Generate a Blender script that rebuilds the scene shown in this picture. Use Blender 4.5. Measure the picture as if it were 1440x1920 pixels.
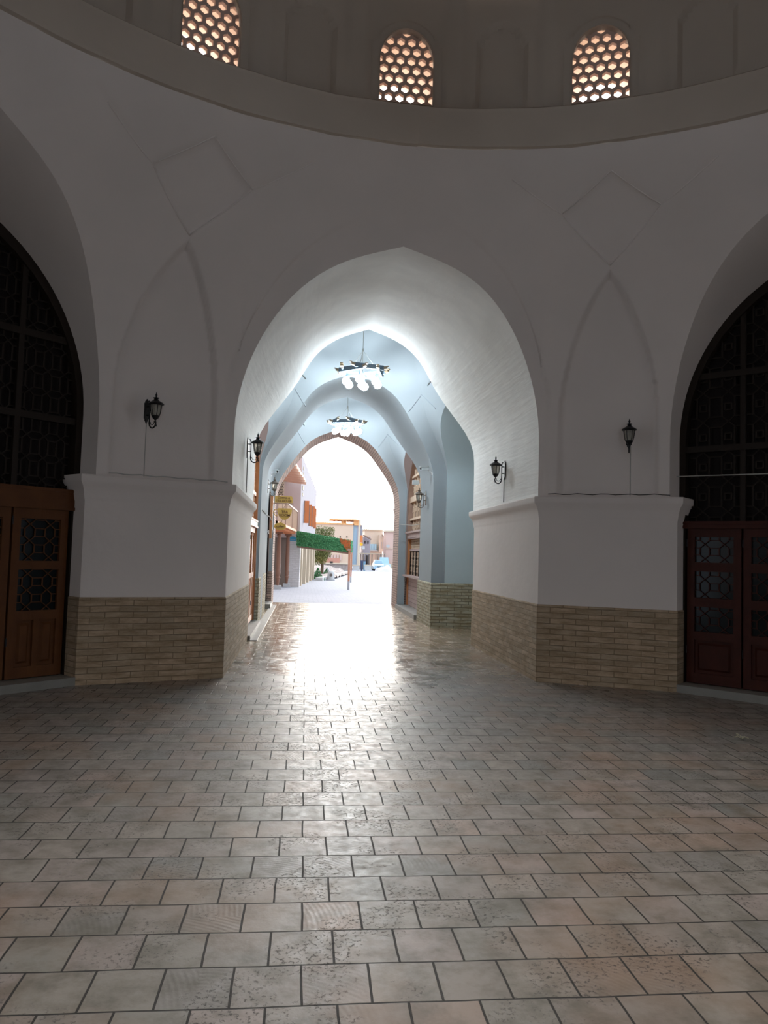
import bpy, math, random
from mathutils import Vector, Matrix, noise
random.seed(7)
for o in list(bpy.data.objects): bpy.data.objects.remove(o)
SC = bpy.context.scene
COL = SC.collection
R = math.radians
sin, cos, pi = math.sin, math.cos, math.pi

# ---------------------------------------------------------------- camera
CAMZ = 1.55
YAW, PITCH, ROLL, FPX = R(5.9), R(3.2), R(1.7), 1400.0
_f = Vector((sin(YAW)*cos(PITCH), cos(YAW)*cos(PITCH), sin(PITCH)))
_r = Vector((cos(YAW), -sin(YAW), 0)); _u = _r.cross(_f)
CR = _r*cos(ROLL) + _u*sin(ROLL); CU = -_r*sin(ROLL) + _u*cos(ROLL)
cam = bpy.data.cameras.new('camera'); camo = bpy.data.objects.new('camera', cam); COL.objects.link(camo)
cam.sensor_fit = 'VERTICAL'; cam.sensor_height = 36.0; cam.lens = FPX/1920.0*36.0
cam.clip_start = 0.05; cam.clip_end = 1000
M4 = Matrix((CR, CU, -_f)).transposed().to_4x4(); M4.translation = (0, 0, CAMZ)
camo.matrix_world = M4
SC.camera = camo
# ---------------------------------------------------------------- colour management
SC.view_settings.view_transform = 'Standard'; SC.view_settings.look = 'None'
SC.view_settings.gamma = 1.0; SC.view_settings.use_curve_mapping = False
SC.view_settings.exposure = 0.0
# ---------------------------------------------------------------- light numbers
SKY_FRONT, SKY_BACK = 3.2, 2.1
GLOW = 17.0                    # extra brightness of the hazy sun glow low over the street
GLOBE_STRENGTH = 178.0
FILL_LAMP = 106.0  # strength of the added fill lamp over the hall
# ---------------------------------------------------------------- sky: hazy white morning, brightest low over the street
w = bpy.data.worlds.new('sky'); SC.world = w; w.use_nodes = True
nt = w.node_tree; nt.nodes.clear()
def N(nt, t, **k):
    n = nt.nodes.new(t)
    for a, b in k.items(): setattr(n, a, b)
    return n
tc = N(nt, 'ShaderNodeTexCoord'); dt = N(nt, 'ShaderNodeVectorMath', operation='DOT_PRODUCT')
dt.inputs[1].default_value = Vector((0.06, 0.985, 0.16)).normalized()
nt.links.new(tc.outputs['Generated'], dt.inputs[0])
mr = N(nt, 'ShaderNodeMapRange'); mr.inputs['From Min'].default_value = -0.3; mr.inputs['From Max'].default_value = 1.0
mr.inputs['To Min'].default_value = SKY_BACK; mr.inputs['To Max'].default_value = SKY_FRONT
mr.interpolation_type = 'SMOOTHSTEP'
nt.links.new(dt.outputs['Value'], mr.inputs['Value'])
cr = N(nt, 'ShaderNodeValToRGB'); cr.color_ramp.elements[0].position = 0.55; cr.color_ramp.elements[0].color = (0.74, 0.86, 1.0, 1)
cr.color_ramp.elements[1].position = 1.0; cr.color_ramp.elements[1].color = (1.0, 0.93, 0.85, 1)
nt.links.new(dt.outputs['Value'], cr.inputs['Fac'])
bg = N(nt, 'ShaderNodeBackground'); ow = N(nt, 'ShaderNodeOutputWorld')
gl = N(nt, 'ShaderNodeMapRange'); gl.inputs['From Min'].default_value = .86; gl.inputs['From Max'].default_value = 1.0
gl.inputs['To Max'].default_value = GLOW; gl.interpolation_type = 'SMOOTHSTEP'
nt.links.new(dt.outputs['Value'], gl.inputs['Value'])
sm = N(nt, 'ShaderNodeMath', operation='ADD'); nt.links.new(mr.outputs['Result'], sm.inputs[0]); nt.links.new(gl.outputs['Result'], sm.inputs[1])
nt.links.new(cr.outputs['Color'], bg.inputs['Color']); nt.links.new(sm.outputs[0], bg.inputs['Strength'])
nt.links.new(bg.outputs['Background'], ow.inputs['Surface'])

# ================================================================ helpers
def gz(Y):
    if Y < 23: return 0.0
    if Y < 57: return -0.0165*(Y-23)
    return -0.561-0.005*(Y-57)
def ray(px, py): return CR*((px-720)/FPX) - CU*((py-960)/FPX) + _f
def at(px, py, Y):
    d = ray(px, py); return Vector((0, 0, CAMZ)) + d*(Y/d.y)
def gr(px, py):
    d = ray(px, py); a, b = 2.0, 400.0
    for _ in range(60):
        m = (a+b)/2
        if CAMZ + d.z*m/d.y > gz(m): a = m
        else: b = m
    return Vector((d.x*a/d.y, a, gz(a)))

class MB:
    def __init__(s): s.v = []; s.f = []; s.uv = []; s.has = False
    def vert(s, p): s.v.append(tuple(p)); return len(s.v)-1
    def face(s, idx, uv=None):
        s.f.append(tuple(idx)); s.uv.append(uv)
        if uv: s.has = True
    def grid(s, rows, uvs=None, cu=False, flip=False):
        n = len(rows[0]); base = len(s.v)
        for r in rows:
            for p in r: s.v.append(tuple(p))
        for i in range(len(rows)-1):
            for j in range(n if cu else n-1):
                k = (j+1) % n
                q = [(i, j), (i, k), (i+1, k), (i+1, j)]
                if flip: q.reverse()
                uv = [uvs[a][b] for a, b in q] if uvs else None
                s.face([base+a*n+b for a, b in q], uv)
    def box(s, c, d, rz=0.0, mat=None):
        x, y, z = d[0]/2, d[1]/2, d[2]/2
        m = mat if mat else Matrix.Rotation(rz, 3, 'Z')
        b = len(s.v)
        for sx, sy, sz in ((-1,-1,-1),(1,-1,-1),(1,1,-1),(-1,1,-1),(-1,-1,1),(1,-1,1),(1,1,1),(-1,1,1)):
            s.v.append(tuple(Vector(c) + m @ Vector((sx*x, sy*y, sz*z))))
        for q in ((0,3,2,1),(4,5,6,7),(0,1,5,4),(1,2,6,5),(2,3,7,6),(3,0,4,7)): s.face([b+i for i in q])
    def bar(s, p, q, w, h, up=(0, 0, 1)):
        p, q = Vector(p), Vector(q); d = q-p; L = d.length
        if L < 1e-6: return
        d.normalize(); u = Vector(up)
        if abs(d.dot(u)) > 0.99: u = Vector((0, 1, 0)) if abs(d.y) < .9 else Vector((1, 0, 0))
        sd = d.cross(u).normalized(); u = sd.cross(d)
        m = Matrix((sd, d, u)).transposed()
        s.box((p+q)/2, (w, L, h), mat=m)
    def tube(s, pts, r, n=8, cap=True):
        pts = [Vector(p) for p in pts]; rows = []
        rr = r if isinstance(r, (list, tuple)) else [r]*len(pts)
        pu = None
        for i, p in enumerate(pts):
            d = (pts[min(i+1, len(pts)-1)]-pts[max(i-1, 0)]).normalized()
            if pu is None:
                pu = Vector((0, 0, 1)) if abs(d.z) < .9 else Vector((1, 0, 0))
            sd = d.cross(pu).normalized(); pu = sd.cross(d).normalized()
            rows.append([p + (sd*cos(2*pi*k/n) + pu*sin(2*pi*k/n))*rr[i] for k in range(n)])
        b = len(s.v); s.grid(rows, cu=True)
        if cap:
            s.face([b+k for k in range(n)][::-1]); s.face([b+(len(rows)-1)*n+k for k in range(n)])
    def lathe(s, prof, c=(0, 0, 0), n=16, a0=0.0):
        c = Vector(c)
        rows = [[c + Vector((r*cos(a0+2*pi*k/n), r*sin(a0+2*pi*k/n), z)) for k in range(n)] for r, z in prof]
        s.grid(rows, cu=True)
    def prism(s, pts, p0, ux, uz, nrm, t):
        """2D outline pts (a,b) -> p0 + a*ux + b*uz, extruded by nrm*t"""
        p0, ux, uz, nrm = Vector(p0), Vector(ux), Vector(uz), Vector(nrm)
        b = len(s.v); n = len(pts)
        for k in (0, 1):
            for a, c in pts: s.v.append(tuple(p0 + ux*a + uz*c + nrm*(t*k)))
        s.face([b+i for i in range(n)]); s.face([b+n+i for i in range(n)][::-1])
        for i in range(n):
            j = (i+1) % n; s.face([b+i, b+n+i, b+n+j, b+j])
    def build(s, name, mat, parent=None, smooth=False, angle=None):
        me = bpy.data.meshes.new(name)
        me.from_pydata(s.v, [], s.f)
        if s.has:
            l = me.uv_layers.new(name='UVMap'); k = 0
            for f, uv in zip(s.f, s.uv):
                for i in range(len(f)):
                    l.data[k].uv = uv[i] if uv else (0, 0)
                    k += 1
        me.materials.append(mat)
        if smooth:
            for p in me.polygons: p.use_smooth = True
            if angle:
                me.set_sharp_from_angle(angle=R(angle))
        me.update()
        o = bpy.data.objects.new(name, me); COL.objects.link(o)
        if parent: o.parent = parent
        return o

def tag(o, label=None, cat=None, group=None, kind=None):
    if label: o['label'] = label
    if cat: o['category'] = cat
    if group: o['group'] = group
    if kind: o['kind'] = kind
    return o
def thing(name, loc, rz=0, label=None, cat=None, group=None, kind=None):
    o = bpy.data.objects.new(name, None); COL.objects.link(o)
    o.location = loc; o.rotation_euler = (0, 0, rz); o.empty_display_size = .1
    return tag(o, label, cat, group, kind)
def struct(o, label=None): return tag(o, label, None, None, 'structure')
def kids(o): return [c for c in bpy.data.objects if c.parent == o]
def copy_tree(o, parent=None):
    c = o.copy(); COL.objects.link(c); c.parent = parent
    for ch in kids(o): copy_tree(ch, c)
    return c

# ================================================================ materials
def mat(name, col, rough=.8, metal=0.0, bump=None, var=None, emis=None, spec=None, trans=0.0):
    """bump=(scale,strength) ; var=(scale,amount,colour2)"""
    m = bpy.data.materials.new(name); m.use_nodes = True; nt = m.node_tree
    p = nt.nodes['Principled BSDF']
    p.inputs['Base Color'].default_value = (*col, 1); p.inputs['Roughness'].default_value = rough
    p.inputs['Metallic'].default_value = metal
    if trans: p.inputs['Transmission Weight'].default_value = trans
    if spec is not None: p.inputs['Specular IOR Level'].default_value = spec
    if emis:
        p.inputs['Emission Color'].default_value = (*emis[0], 1); p.inputs['Emission Strength'].default_value = emis[1]
    tc = None
    if bump or var: tc = N(nt, 'ShaderNodeTexCoord')
    if var:
        n = N(nt, 'ShaderNodeTexNoise'); n.inputs['Scale'].default_value = var[0]; n.inputs['Detail'].default_value = 6
        nt.links.new(tc.outputs['Object'], n.inputs['Vector'])
        r = N(nt, 'ShaderNodeMapRange'); r.inputs['From Min'].default_value = .35; r.inputs['From Max'].default_value = .7
        r.inputs['To Max'].default_value = var[1]
        nt.links.new(n.outputs['Fac'], r.inputs['Value'])
        mx = N(nt, 'ShaderNodeMix', data_type='RGBA'); mx.inputs['A'].default_value = (*col, 1); mx.inputs['B'].default_value = (*var[2], 1)
        nt.links.new(r.outputs['Result'], mx.inputs['Factor']); nt.links.new(mx.outputs['Result'], p.inputs['Base Color'])
    if bump:
        n = N(nt, 'ShaderNodeTexNoise'); n.inputs['Scale'].default_value = bump[0]; n.inputs['Detail'].default_value = 5
        src = tc.outputs['Object']
        if len(bump) > 2:
            mp = N(nt, 'ShaderNodeMapping'); mp.inputs['Scale'].default_value = bump[2]
            nt.links.new(src, mp.inputs['Vector']); src = mp.outputs['Vector']
        nt.links.new(src, n.inputs['Vector'])
        b = N(nt, 'ShaderNodeBump'); b.inputs['Strength'].default_value = bump[1]; b.inputs['Distance'].default_value = .02
        nt.links.new(n.outputs['Fac'], b.inputs['Height']); nt.links.new(b.outputs['Normal'], p.inputs['Normal'])
    return m

def brick_mat(name, c1, c2, mortar, w, h, gap, uv=True, rough=.85, offset=.5, shift=(0, 0), bumpd=.012, dirt=None, wall=False):
    m = bpy.data.materials.new(name); m.use_nodes = True; nt = m.node_tree; L = nt.links.new
    p = nt.nodes['Principled BSDF']; p.inputs['Roughness'].default_value = rough
    tc = N(nt, 'ShaderNodeTexCoord'); mp = N(nt, 'ShaderNodeMapping')
    mp.inputs['Location'].default_value = (shift[0], shift[1], 0)
    if wall:
        s_ = N(nt, 'ShaderNodeSeparateXYZ'); L(tc.outputs['Object'], s_.inputs['Vector']); a_ = N(nt, 'ShaderNodeMath', operation='ADD'); L(s_.outputs['X'], a_.inputs[0]); L(s_.outputs['Y'], a_.inputs[1])
        c_ = N(nt, 'ShaderNodeCombineXYZ'); L(a_.outputs[0], c_.inputs['X']); L(s_.outputs['Z'], c_.inputs['Y']); L(c_.outputs['Vector'], mp.inputs['Vector'])
    else: L(tc.outputs['UV' if uv else 'Object'], mp.inputs['Vector'])
    st_ = N(nt, 'ShaderNodeMapping'); st_.inputs['Scale'].default_value = (1.0, 4.0, 1.0) if (uv or wall) else (1, 1, 1); L(mp.outputs['Vector'], st_.inputs['Vector'])
    # slight waviness so courses are hand laid
    ns = N(nt, 'ShaderNodeTexNoise'); ns.inputs['Scale'].default_value = 1.7
    L(mp.outputs['Vector'], ns.inputs['Vector'])
    sb = N(nt, 'ShaderNodeVectorMath', operation='SUBTRACT'); sb.inputs[1].default_value = (.5, .5, .5)
    L(ns.outputs['Color'], sb.inputs[0])
    sc = N(nt, 'ShaderNodeVectorMath', operation='SCALE'); sc.inputs['Scale'].default_value = h*.34
    L(sb.outputs['Vector'], sc.inputs[0])
    ad = N(nt, 'ShaderNodeVectorMath', operation='ADD'); L(mp.outputs['Vector'], ad.inputs[0]); L(sc.outputs['Vector'], ad.inputs[1])
    bt = N(nt, 'ShaderNodeTexBrick'); bt.offset = offset
    bt.inputs['Color1'].default_value = (*c1, 1); bt.inputs['Color2'].default_value = (*c2, 1); bt.inputs['Mortar'].default_value = (*mortar, 1)
    bt.inputs['Scale'].default_value = 1; bt.inputs['Mortar Size'].default_value = gap; bt.inputs['Mortar Smooth'].default_value = .25
    bt.inputs['Brick Width'].default_value = w; bt.inputs['Row Height'].default_value = h
    L(ad.outputs['Vector'], bt.inputs['Vector'])
    n2 = N(nt, 'ShaderNodeTexNoise'); n2.inputs['Scale'].default_value = 3.0; n2.inputs['Detail'].default_value = 8; n2.inputs['Roughness'].default_value = .7
    L(st_.outputs['Vector'], n2.inputs['Vector'])
    r = N(nt, 'ShaderNodeMapRange'); r.inputs['From Min'].default_value = .38; r.inputs['From Max'].default_value = .62; r.inputs['To Max'].default_value = .85
    L(n2.outputs['Fac'], r.inputs['Value'])
    mx = N(nt, 'ShaderNodeMix', data_type='RGBA'); L(r.outputs['Result'], mx.inputs['Factor']); L(bt.outputs['Color'], mx.inputs['A'])
    mx.inputs['B'].default_value = (*(dirt or tuple(x*.45 for x in c2)), 1)
    L(mx.outputs['Result'], p.inputs['Base Color'])
    n3 = N(nt, 'ShaderNodeTexNoise'); n3.inputs['Scale'].default_value = 30; L(mp.outputs['Vector'], n3.inputs['Vector'])
    ma = N(nt, 'ShaderNodeMath', operation='MULTIPLY_ADD'); ma.inputs[1].default_value = .35
    iv = N(nt, 'ShaderNodeMath', operation='SUBTRACT'); iv.inputs[0].default_value = 1; L(bt.outputs['Fac'], iv.inputs[1])
    L(n3.outputs['Fac'], ma.inputs[0]); L(iv.outputs['Value'], ma.inputs[2])
    b = N(nt, 'ShaderNodeBump'); b.inputs['Strength'].default_value = 1; b.inputs['Distance'].default_value = bumpd
    L(ma.outputs['Value'], b.inputs['Height']); L(b.outputs['Normal'], p.inputs['Normal'])
    return m

PL = mat('lime_plaster', (.74, .665, .625), .9, bump=(7, .22), var=(1.3, .5, (.66, .60, .565)))
PLB = mat('brushed_plaster', (.93, .91, .87), .85, bump=(5, .6, (1.0, .22, 3.0)), var=(2.5, .35, (.72, .70, .68)))
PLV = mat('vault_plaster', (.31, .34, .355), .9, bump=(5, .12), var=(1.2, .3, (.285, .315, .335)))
PLR = mat('blue_grey_plaster', (.52, .60, .62), .9, bump=(5, .25), var=(1.5, .4, (.46, .54, .57)))
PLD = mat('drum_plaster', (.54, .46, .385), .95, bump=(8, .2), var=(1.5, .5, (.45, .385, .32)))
TER = mat('window_reveal_clay', (.93, .78, .66), .95, bump=(9, .2))
LAT = mat('lattice_plaster', (.62, .45, .38), .95)
BR = brick_mat('dado_brick', (.30, .23, .14), (.22, .18, .12), (.12, .10, .07), .31, .068, .0045, dirt=(.12, .11, .07))
BRL = brick_mat('passage_brick', (.52, .38, .26), (.38, .30, .21), (.20, .15, .10), .31, .068, .0045, dirt=(.25, .175, .10), bumpd=.02)
BRG = brick_mat('green_grey_brick', (.56, .52, .40), (.42, .40, .30), (.10, .09, .06), .31, .066, .006, dirt=(.25, .19, .10), bumpd=.02)
BRE = brick_mat('arch_brick', (.62, .42, .33), (.50, .35, .28), (.16, .11, .09), .27, .07, .012, dirt=(.34, .24, .20), bumpd=.03)
WD = mat('dark_door_wood', (.125, .046, .014), .6, bump=(20, .25, (1, 1, .15)), var=(6, .6, (.075, .026, .010)), spec=.2)
WDR = mat('red_door_wood', (.060, .014, .008), .55, bump=(20, .25, (1, 1, .15)), var=(6, .6, (.032, .009, .006)), spec=.2)
WL = mat('dark_lattice_wood', (.020, .013, .009), .6, spec=.2)
WB = mat('dark_backing_wood', (.010, .006, .005), .7, spec=.2)
WO = mat('orange_shop_wood', (.50, .20, .075), .5, bump=(20, .2, (1, 1, .15)), var=(6, .5, (.36, .13, .05)))
WBR = mat('brown_shop_wood', (.34, .21, .15), .55, bump=(20, .2, (1, 1, .15)), var=(5, .5, (.25, .15, .11)))
WLT = mat('pale_lattice_wood', (.62, .46, .33), .6)
WPK = mat('pinkish_aged_wood', (.42, .30, .27), .65, bump=(25, .3), var=(6, .5, (.30, .21, .19)))
GD = mat('dark_door_glass', (.010, .013, .014), .12, spec=.10)
IRON = mat('black_iron', (.022, .022, .024), .38, metal=.6, bump=(60, .3))
GLS = mat('seeded_lantern_glass', (.62, .58, .50), .12, trans=.55, bump=(60, .6))
PIPE = mat('grey_conduit', (.20, .20, .18), .6)
CABLE = mat('pale_cable', (.42, .40, .37), .7)
STONE = mat('threshold_stone', (.22, .21, .19), .45, bump=(8, .5), var=(5, .6, (.26, .25, .23)))
print('part 1 ok')
# ================================================================ floor
def floor_material():
    m = bpy.data.materials.new('square_brick_paving'); m.use_nodes = True; nt = m.node_tree; L = nt.links.new
    p = nt.nodes['Principled BSDF']
    def math_(op, a=None, b=None, c=None):
        n = N(nt, 'ShaderNodeMath', operation=op)
        for i, v in enumerate((a, b, c)):
            if v is None: continue
            if isinstance(v, (int, float)): n.inputs[i].default_value = v
            else: L(v, n.inputs[i])
        return n.outputs[0]
    def noise_(vec, sc, det=4, rg=.5):
        n = N(nt, 'ShaderNodeTexNoise'); n.inputs['Scale'].default_value = sc; n.inputs['Detail'].default_value = det
        n.inputs['Roughness'].default_value = rg; L(vec, n.inputs['Vector']); return n
    def rng(v, a, b, c, d):
        n = N(nt, 'ShaderNodeMapRange'); L(v, n.inputs['Value'])
        for k, x in zip(('From Min', 'From Max', 'To Min', 'To Max'), (a, b, c, d)): n.inputs[k].default_value = x
        return n.outputs['Result']
    tc = N(nt, 'ShaderNodeTexCoord'); O = tc.outputs['Object']
    wv = noise_(O, 2.2, 3); sb = N(nt, 'ShaderNodeVectorMath', operation='SUBTRACT'); sb.inputs[1].default_value = (.5, .5, .5); L(wv.outputs['Color'], sb.inputs[0])
    sc = N(nt, 'ShaderNodeVectorMath', operation='SCALE'); sc.inputs['Scale'].default_value = .020; L(sb.outputs['Vector'], sc.inputs[0])
    ad = N(nt, 'ShaderNodeVectorMath', operation='ADD'); L(O, ad.inputs[0]); L(sc.outputs['Vector'], ad.inputs[1])
    mp = N(nt, 'ShaderNodeMapping'); mp.inputs['Location'].default_value = (-.04+.2475*40, -2.65+.253*41, 0); L(ad.outputs['Vector'], mp.inputs['Vector'])
    bt = N(nt, 'ShaderNodeTexBrick'); bt.offset = .5
    bt.inputs['Color1'].default_value = (0, 0, 0, 1); bt.inputs['Color2'].default_value = (1, 1, 1, 1); bt.inputs['Mortar'].default_value = (.5, .5, .5, 1)
    bt.inputs['Scale'].default_value = 1; bt.inputs['Mortar Size'].default_value = .0048; bt.inputs['Mortar Smooth'].default_value = .3
    bt.inputs['Brick Width'].default_value = .2475; bt.inputs['Row Height'].default_value = .253
    L(mp.outputs['Vector'], bt.inputs['Vector'])
    sep = N(nt, 'ShaderNodeSeparateColor'); L(bt.outputs['Color'], sep.inputs['Color']); RND = sep.outputs['Red']
    ramp = N(nt, 'ShaderNodeValToRGB'); L(RND, ramp.inputs['Fac'])
    cr = ramp.color_ramp; cr.elements[0].position = 0; cr.elements[0].color = (.235, .21, .195, 1); cr.elements[1].position = 1; cr.elements[1].color = (.30, .235, .20, 1)
    for ps, c in ((.25, (.28, .25, .225)), (.45, (.215, .21, .195)), (.62, (.29, .245, .23)), (.8, (.185, .185, .178))):
        e = cr.elements.new(ps); e.color = (*c, 1)
    # stains crossing bricks
    st = noise_(O, 5.5, 9, .65); stf = rng(st.outputs['Fac'], .42, .64, 0, .8)
    m1 = N(nt, 'ShaderNodeMix', data_type='RGBA'); L(stf, m1.inputs['Factor']); L(ramp.outputs['Color'], m1.inputs['A']); m1.inputs['B'].default_value = (.115, .105, .085, 1)
    # brown warm patches
    wp = noise_(O, 1.1, 4, .5); wf = rng(wp.outputs['Fac'], .48, .66, 0, .5)
    m2 = N(nt, 'ShaderNodeMix', data_type='RGBA'); L(wf, m2.inputs['Factor']); L(m1.outputs['Result'], m2.inputs['A']); m2.inputs['B'].default_value = (.25, .155, .10, 1)
    # dark pits
    pit = noise_(O, 48, 8, .75); pm = noise_(O, 2.6, 3); pf0 = rng(pit.outputs['Fac'], .55, .62, 0, 1); pg = rng(pm.outputs['Fac'], .50, .58, 0, 1)
    pf = math_('MULTIPLY', pf0, pg)
    m3 = N(nt, 'ShaderNodeMix', data_type='RGBA'); L(math_('MULTIPLY', pf, .8), m3.inputs['Factor']); L(m2.outputs['Result'], m3.inputs['A']); m3.inputs['B'].default_value = (.035, .03, .025, 1)
    m4 = N(nt, 'ShaderNodeMix', data_type='RGBA'); L(bt.outputs['Fac'], m4.inputs['Factor']); L(m3.outputs['Result'], m4.inputs['A']); m4.inputs['B'].default_value = (.018, .016, .014, 1)
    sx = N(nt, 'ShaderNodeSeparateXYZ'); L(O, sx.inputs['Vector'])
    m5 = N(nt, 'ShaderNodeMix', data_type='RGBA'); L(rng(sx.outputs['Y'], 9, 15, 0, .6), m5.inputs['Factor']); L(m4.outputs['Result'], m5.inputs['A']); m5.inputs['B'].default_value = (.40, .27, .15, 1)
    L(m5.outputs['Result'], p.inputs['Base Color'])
    # wetness: washed paving in the passage
    sx = N(nt, 'ShaderNodeSeparateXYZ'); L(O, sx.inputs['Vector'])
    wn = noise_(O, 1.6, 5, .6)
    wet = rng(math_('MULTIPLY_ADD', wn.outputs['Fac'], 7.0, sx.outputs['Y']), 11.5, 14.2, 0, 1)
    rg0 = rng(noise_(O, 14, 5, .7).outputs['Fac'], .3, .7, .34, .58)
    rw = rng(noise_(O, 4, 5, .7).outputs['Fac'], .4, .65, .10, .30)
    mxr = N(nt, 'ShaderNodeMix', data_type='FLOAT'); L(wet, mxr.inputs['Factor']); L(rg0, mxr.inputs['A']); L(rw, mxr.inputs['B'])
    fin = math_('MAXIMUM', mxr.outputs['Result'], math_('MULTIPLY', bt.outputs['Fac'], .7))
    L(fin, p.inputs['Roughness']); p.inputs['Specular IOR Level'].default_value = .55
    # saw marks: concentric arcs, randomly placed per brick
    wvx = N(nt, 'ShaderNodeTexWave', wave_type='RINGS', rings_direction='SPHERICAL'); wvx.inputs['Scale'].default_value = 14; wvx.inputs['Distortion'].default_value = .6
    wm = N(nt, 'ShaderNodeMapping'); cx = N(nt, 'ShaderNodeCombineXYZ'); L(math_('MULTIPLY', RND, 13.7), cx.inputs['X']); L(math_('MULTIPLY', RND, -7.3), cx.inputs['Y'])
    L(O, wm.inputs['Vector']); L(cx.outputs['Vector'], wm.inputs['Location'])
    fr = N(nt, 'ShaderNodeVectorMath', operation='FRACTION'); L(wm.outputs['Vector'], fr.inputs[0]); L(fr.outputs['Vector'], wvx.inputs['Vector'])
    sawm = rng(RND, .60, .80, 0, .05)
    saw = math_('MULTIPLY', wvx.outputs['Fac'], sawm)
    h = math_('SUBTRACT', math_('ADD', math_('MULTIPLY', noise_(O, 9, 6, .6).outputs['Fac'], .45), math_('ADD', saw, math_('MULTIPLY', RND, .22))),
              math_('ADD', math_('MULTIPLY', bt.outputs['Fac'], 1.3), math_('MULTIPLY', pf, .5)))
    b = N(nt, 'ShaderNodeBump'); b.inputs['Strength'].default_value = .8; b.inputs['Distance'].default_value = .009
    L(h, b.inputs['Height']); L(b.outputs['Normal'], p.inputs['Normal'])
    return m
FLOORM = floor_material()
STREETM = brick_mat('street_paving', (.46, .46, .50), (.42, .42, .46), (.28, .28, .31), .3, .3, .006, uv=False, rough=.95, dirt=(.38, .38, .42), bumpd=.004)
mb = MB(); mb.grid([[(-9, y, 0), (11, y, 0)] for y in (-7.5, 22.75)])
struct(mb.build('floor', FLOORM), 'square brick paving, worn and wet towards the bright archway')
mb = MB(); ys = [22.75, 23, 57, 160, 420]
mb.grid([[(-90 if y > 30 else -9, y, gz(y)), (140 if y > 30 else 25, y, gz(y))] for y in ys])
struct(mb.build('ground', STREETM), 'pale paved street sloping away beyond the arch')

# ================================================================ hall (octagon, centre CX, CY)
CX, CY = 1.0, 2.4
AL, OU = 6.86, .05            # lower wall apothem, inward offset of the upper wall
HW = 1.95                     # half width of an octagon side opening
RING_R, RING_Z = 5.05, 5.77
def rwall(th, A):
    s = abs(((th+22.5) % 45)-22.5); c = (HW*sin(R(22.5)) + AL*cos(R(22.5))) - (AL-A)
    return min(A/cos(R(s)), c/cos(R(22.5-s)))
def rsurf(th, z):
    s = min(max((z-2.9)/2.87, 0), 1); return RING_R + (rwall(th, AL-OU)-RING_R)*(1-s**2.6)
def P3(th, z, r): return Vector((CX + r*sin(R(th)), CY + r*cos(R(th)), z))
def gcurve(u, c, p):
    u = min(abs(u), 1.0); return c*(1-u) + (1-c)*math.sqrt(max(0, 1-u**p))
def sst(a, b, x):
    t = min(max((x-a)/(b-a), 0), 1); return t*t*(3-2*t)
def outer_arch(d): return 3.0 + 2.5*gcurve(d/16.9, .25, 4.8)
def relief(d, z, door):
    """outward recess of the shell; d = degrees from side centre"""
    ph = 22.5-abs(d); v = 0.0
    if ph < 4.75:
        top = 3.3 + 1.6*gcurve(ph/4.75, .35, 2.6)
        if z < top and z > 2.3: v += .08*sst(0, .02, top-z)*sst(0, .2, 4.75-ph)
        if ph > 3.9 and z < 3.9: v -= .0
    # kite above the niche, with two ribs running up to the ring
    up = 5.62-.048*ph if ph < 5.2 else 5.37+.040*(ph-5.2)
    lo = 4.95+.081*ph if ph < 5.2 else 5.37-.047*(ph-5.2)
    if ph < 5.2:
        v += .035*sst(0, .03, up-z)*sst(0, .03, z-lo)
    v -= .02*sst(0, .03, z-up)
    if not door:
        oa = outer_arch(d)
        v += .022*sst(0, .03, oa-z)*sst(0, .5, 16.9-abs(d))
    if z > 4.8: v -= .0
    return v*(1-sst(5.66, 5.77, z))
def usp(n): return [sin(-pi/2 + pi*k/(n-1)) for k in range(n)]
US = usp(49)
def side_shell(az, name, kind, label):
    """kind: 'arch' (open pointed arch), 'door' (bigger door arch), 'wall' (closed)"""
    thm = {'arch': 15.7, 'door': 16.6, 'wall': 0}[kind]
    def zst(d):
        if kind == 'arch': return 3.0 + 2.09*gcurve(d/thm, .17, 3.7)
        if kind == 'door': return 3.0 + 2.45*gcurve(d/thm, .25, 4.8)
        return 3.0
    SP = lambda d, z: P3(az+d, z, rsurf(az+d, z) + relief(d, z, kind == 'door') + .010*noise.noise(P3(az+d, z, 5)*.9))
    fine = abs(az) < 60
    step = .25 if fine else 1.5
    ins = [u*thm for u in US] if thm else []
    if fine and thm: 
        out = [thm + (22.5-thm)*k/28 for k in range(29)]
    elif thm: out = [thm + (22.5-thm)*k/6 for k in range(7)]
    else: out = [22.5*k/12 for k in range(13)]
    cols = ([-x for x in out[::-1]] + ins[1:-1] + out) if thm else sorted(set([-x for x in out]+out))
    NR = 120 if fine else 16
    mb = MB(); rows = []
    for j in range(NR+1):
        r_ = []
        for d in cols:
            z0 = zst(d) if abs(d) < thm-1e-6 else 3.0
            z = z0 + (RING_Z-z0)*j/NR
            r_.append(SP(d, z))
        rows.append(r_)
    mb.grid(rows)
    for sg in ((-1, 1) if thm else (0,)):
        cc = [sg*x for x in out] if sg else cols
        cc = sorted(cc)
        rws = []
        for j in range(9):
            z = 2.30 + .7*j/8
            rws.append([SP(d, z) for d in cc])
        mb.grid(rws)
    o = mb.build(name, PL, smooth=True); struct(o, label)
    edge = []
    if thm:
        edge = [SP(-thm, z) for z in (2.30, 2.65)] + [SP(d, zst(d)) for d in ins] + [SP(thm, z) for z in (2.65, 2.30)]
    return edge
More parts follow.
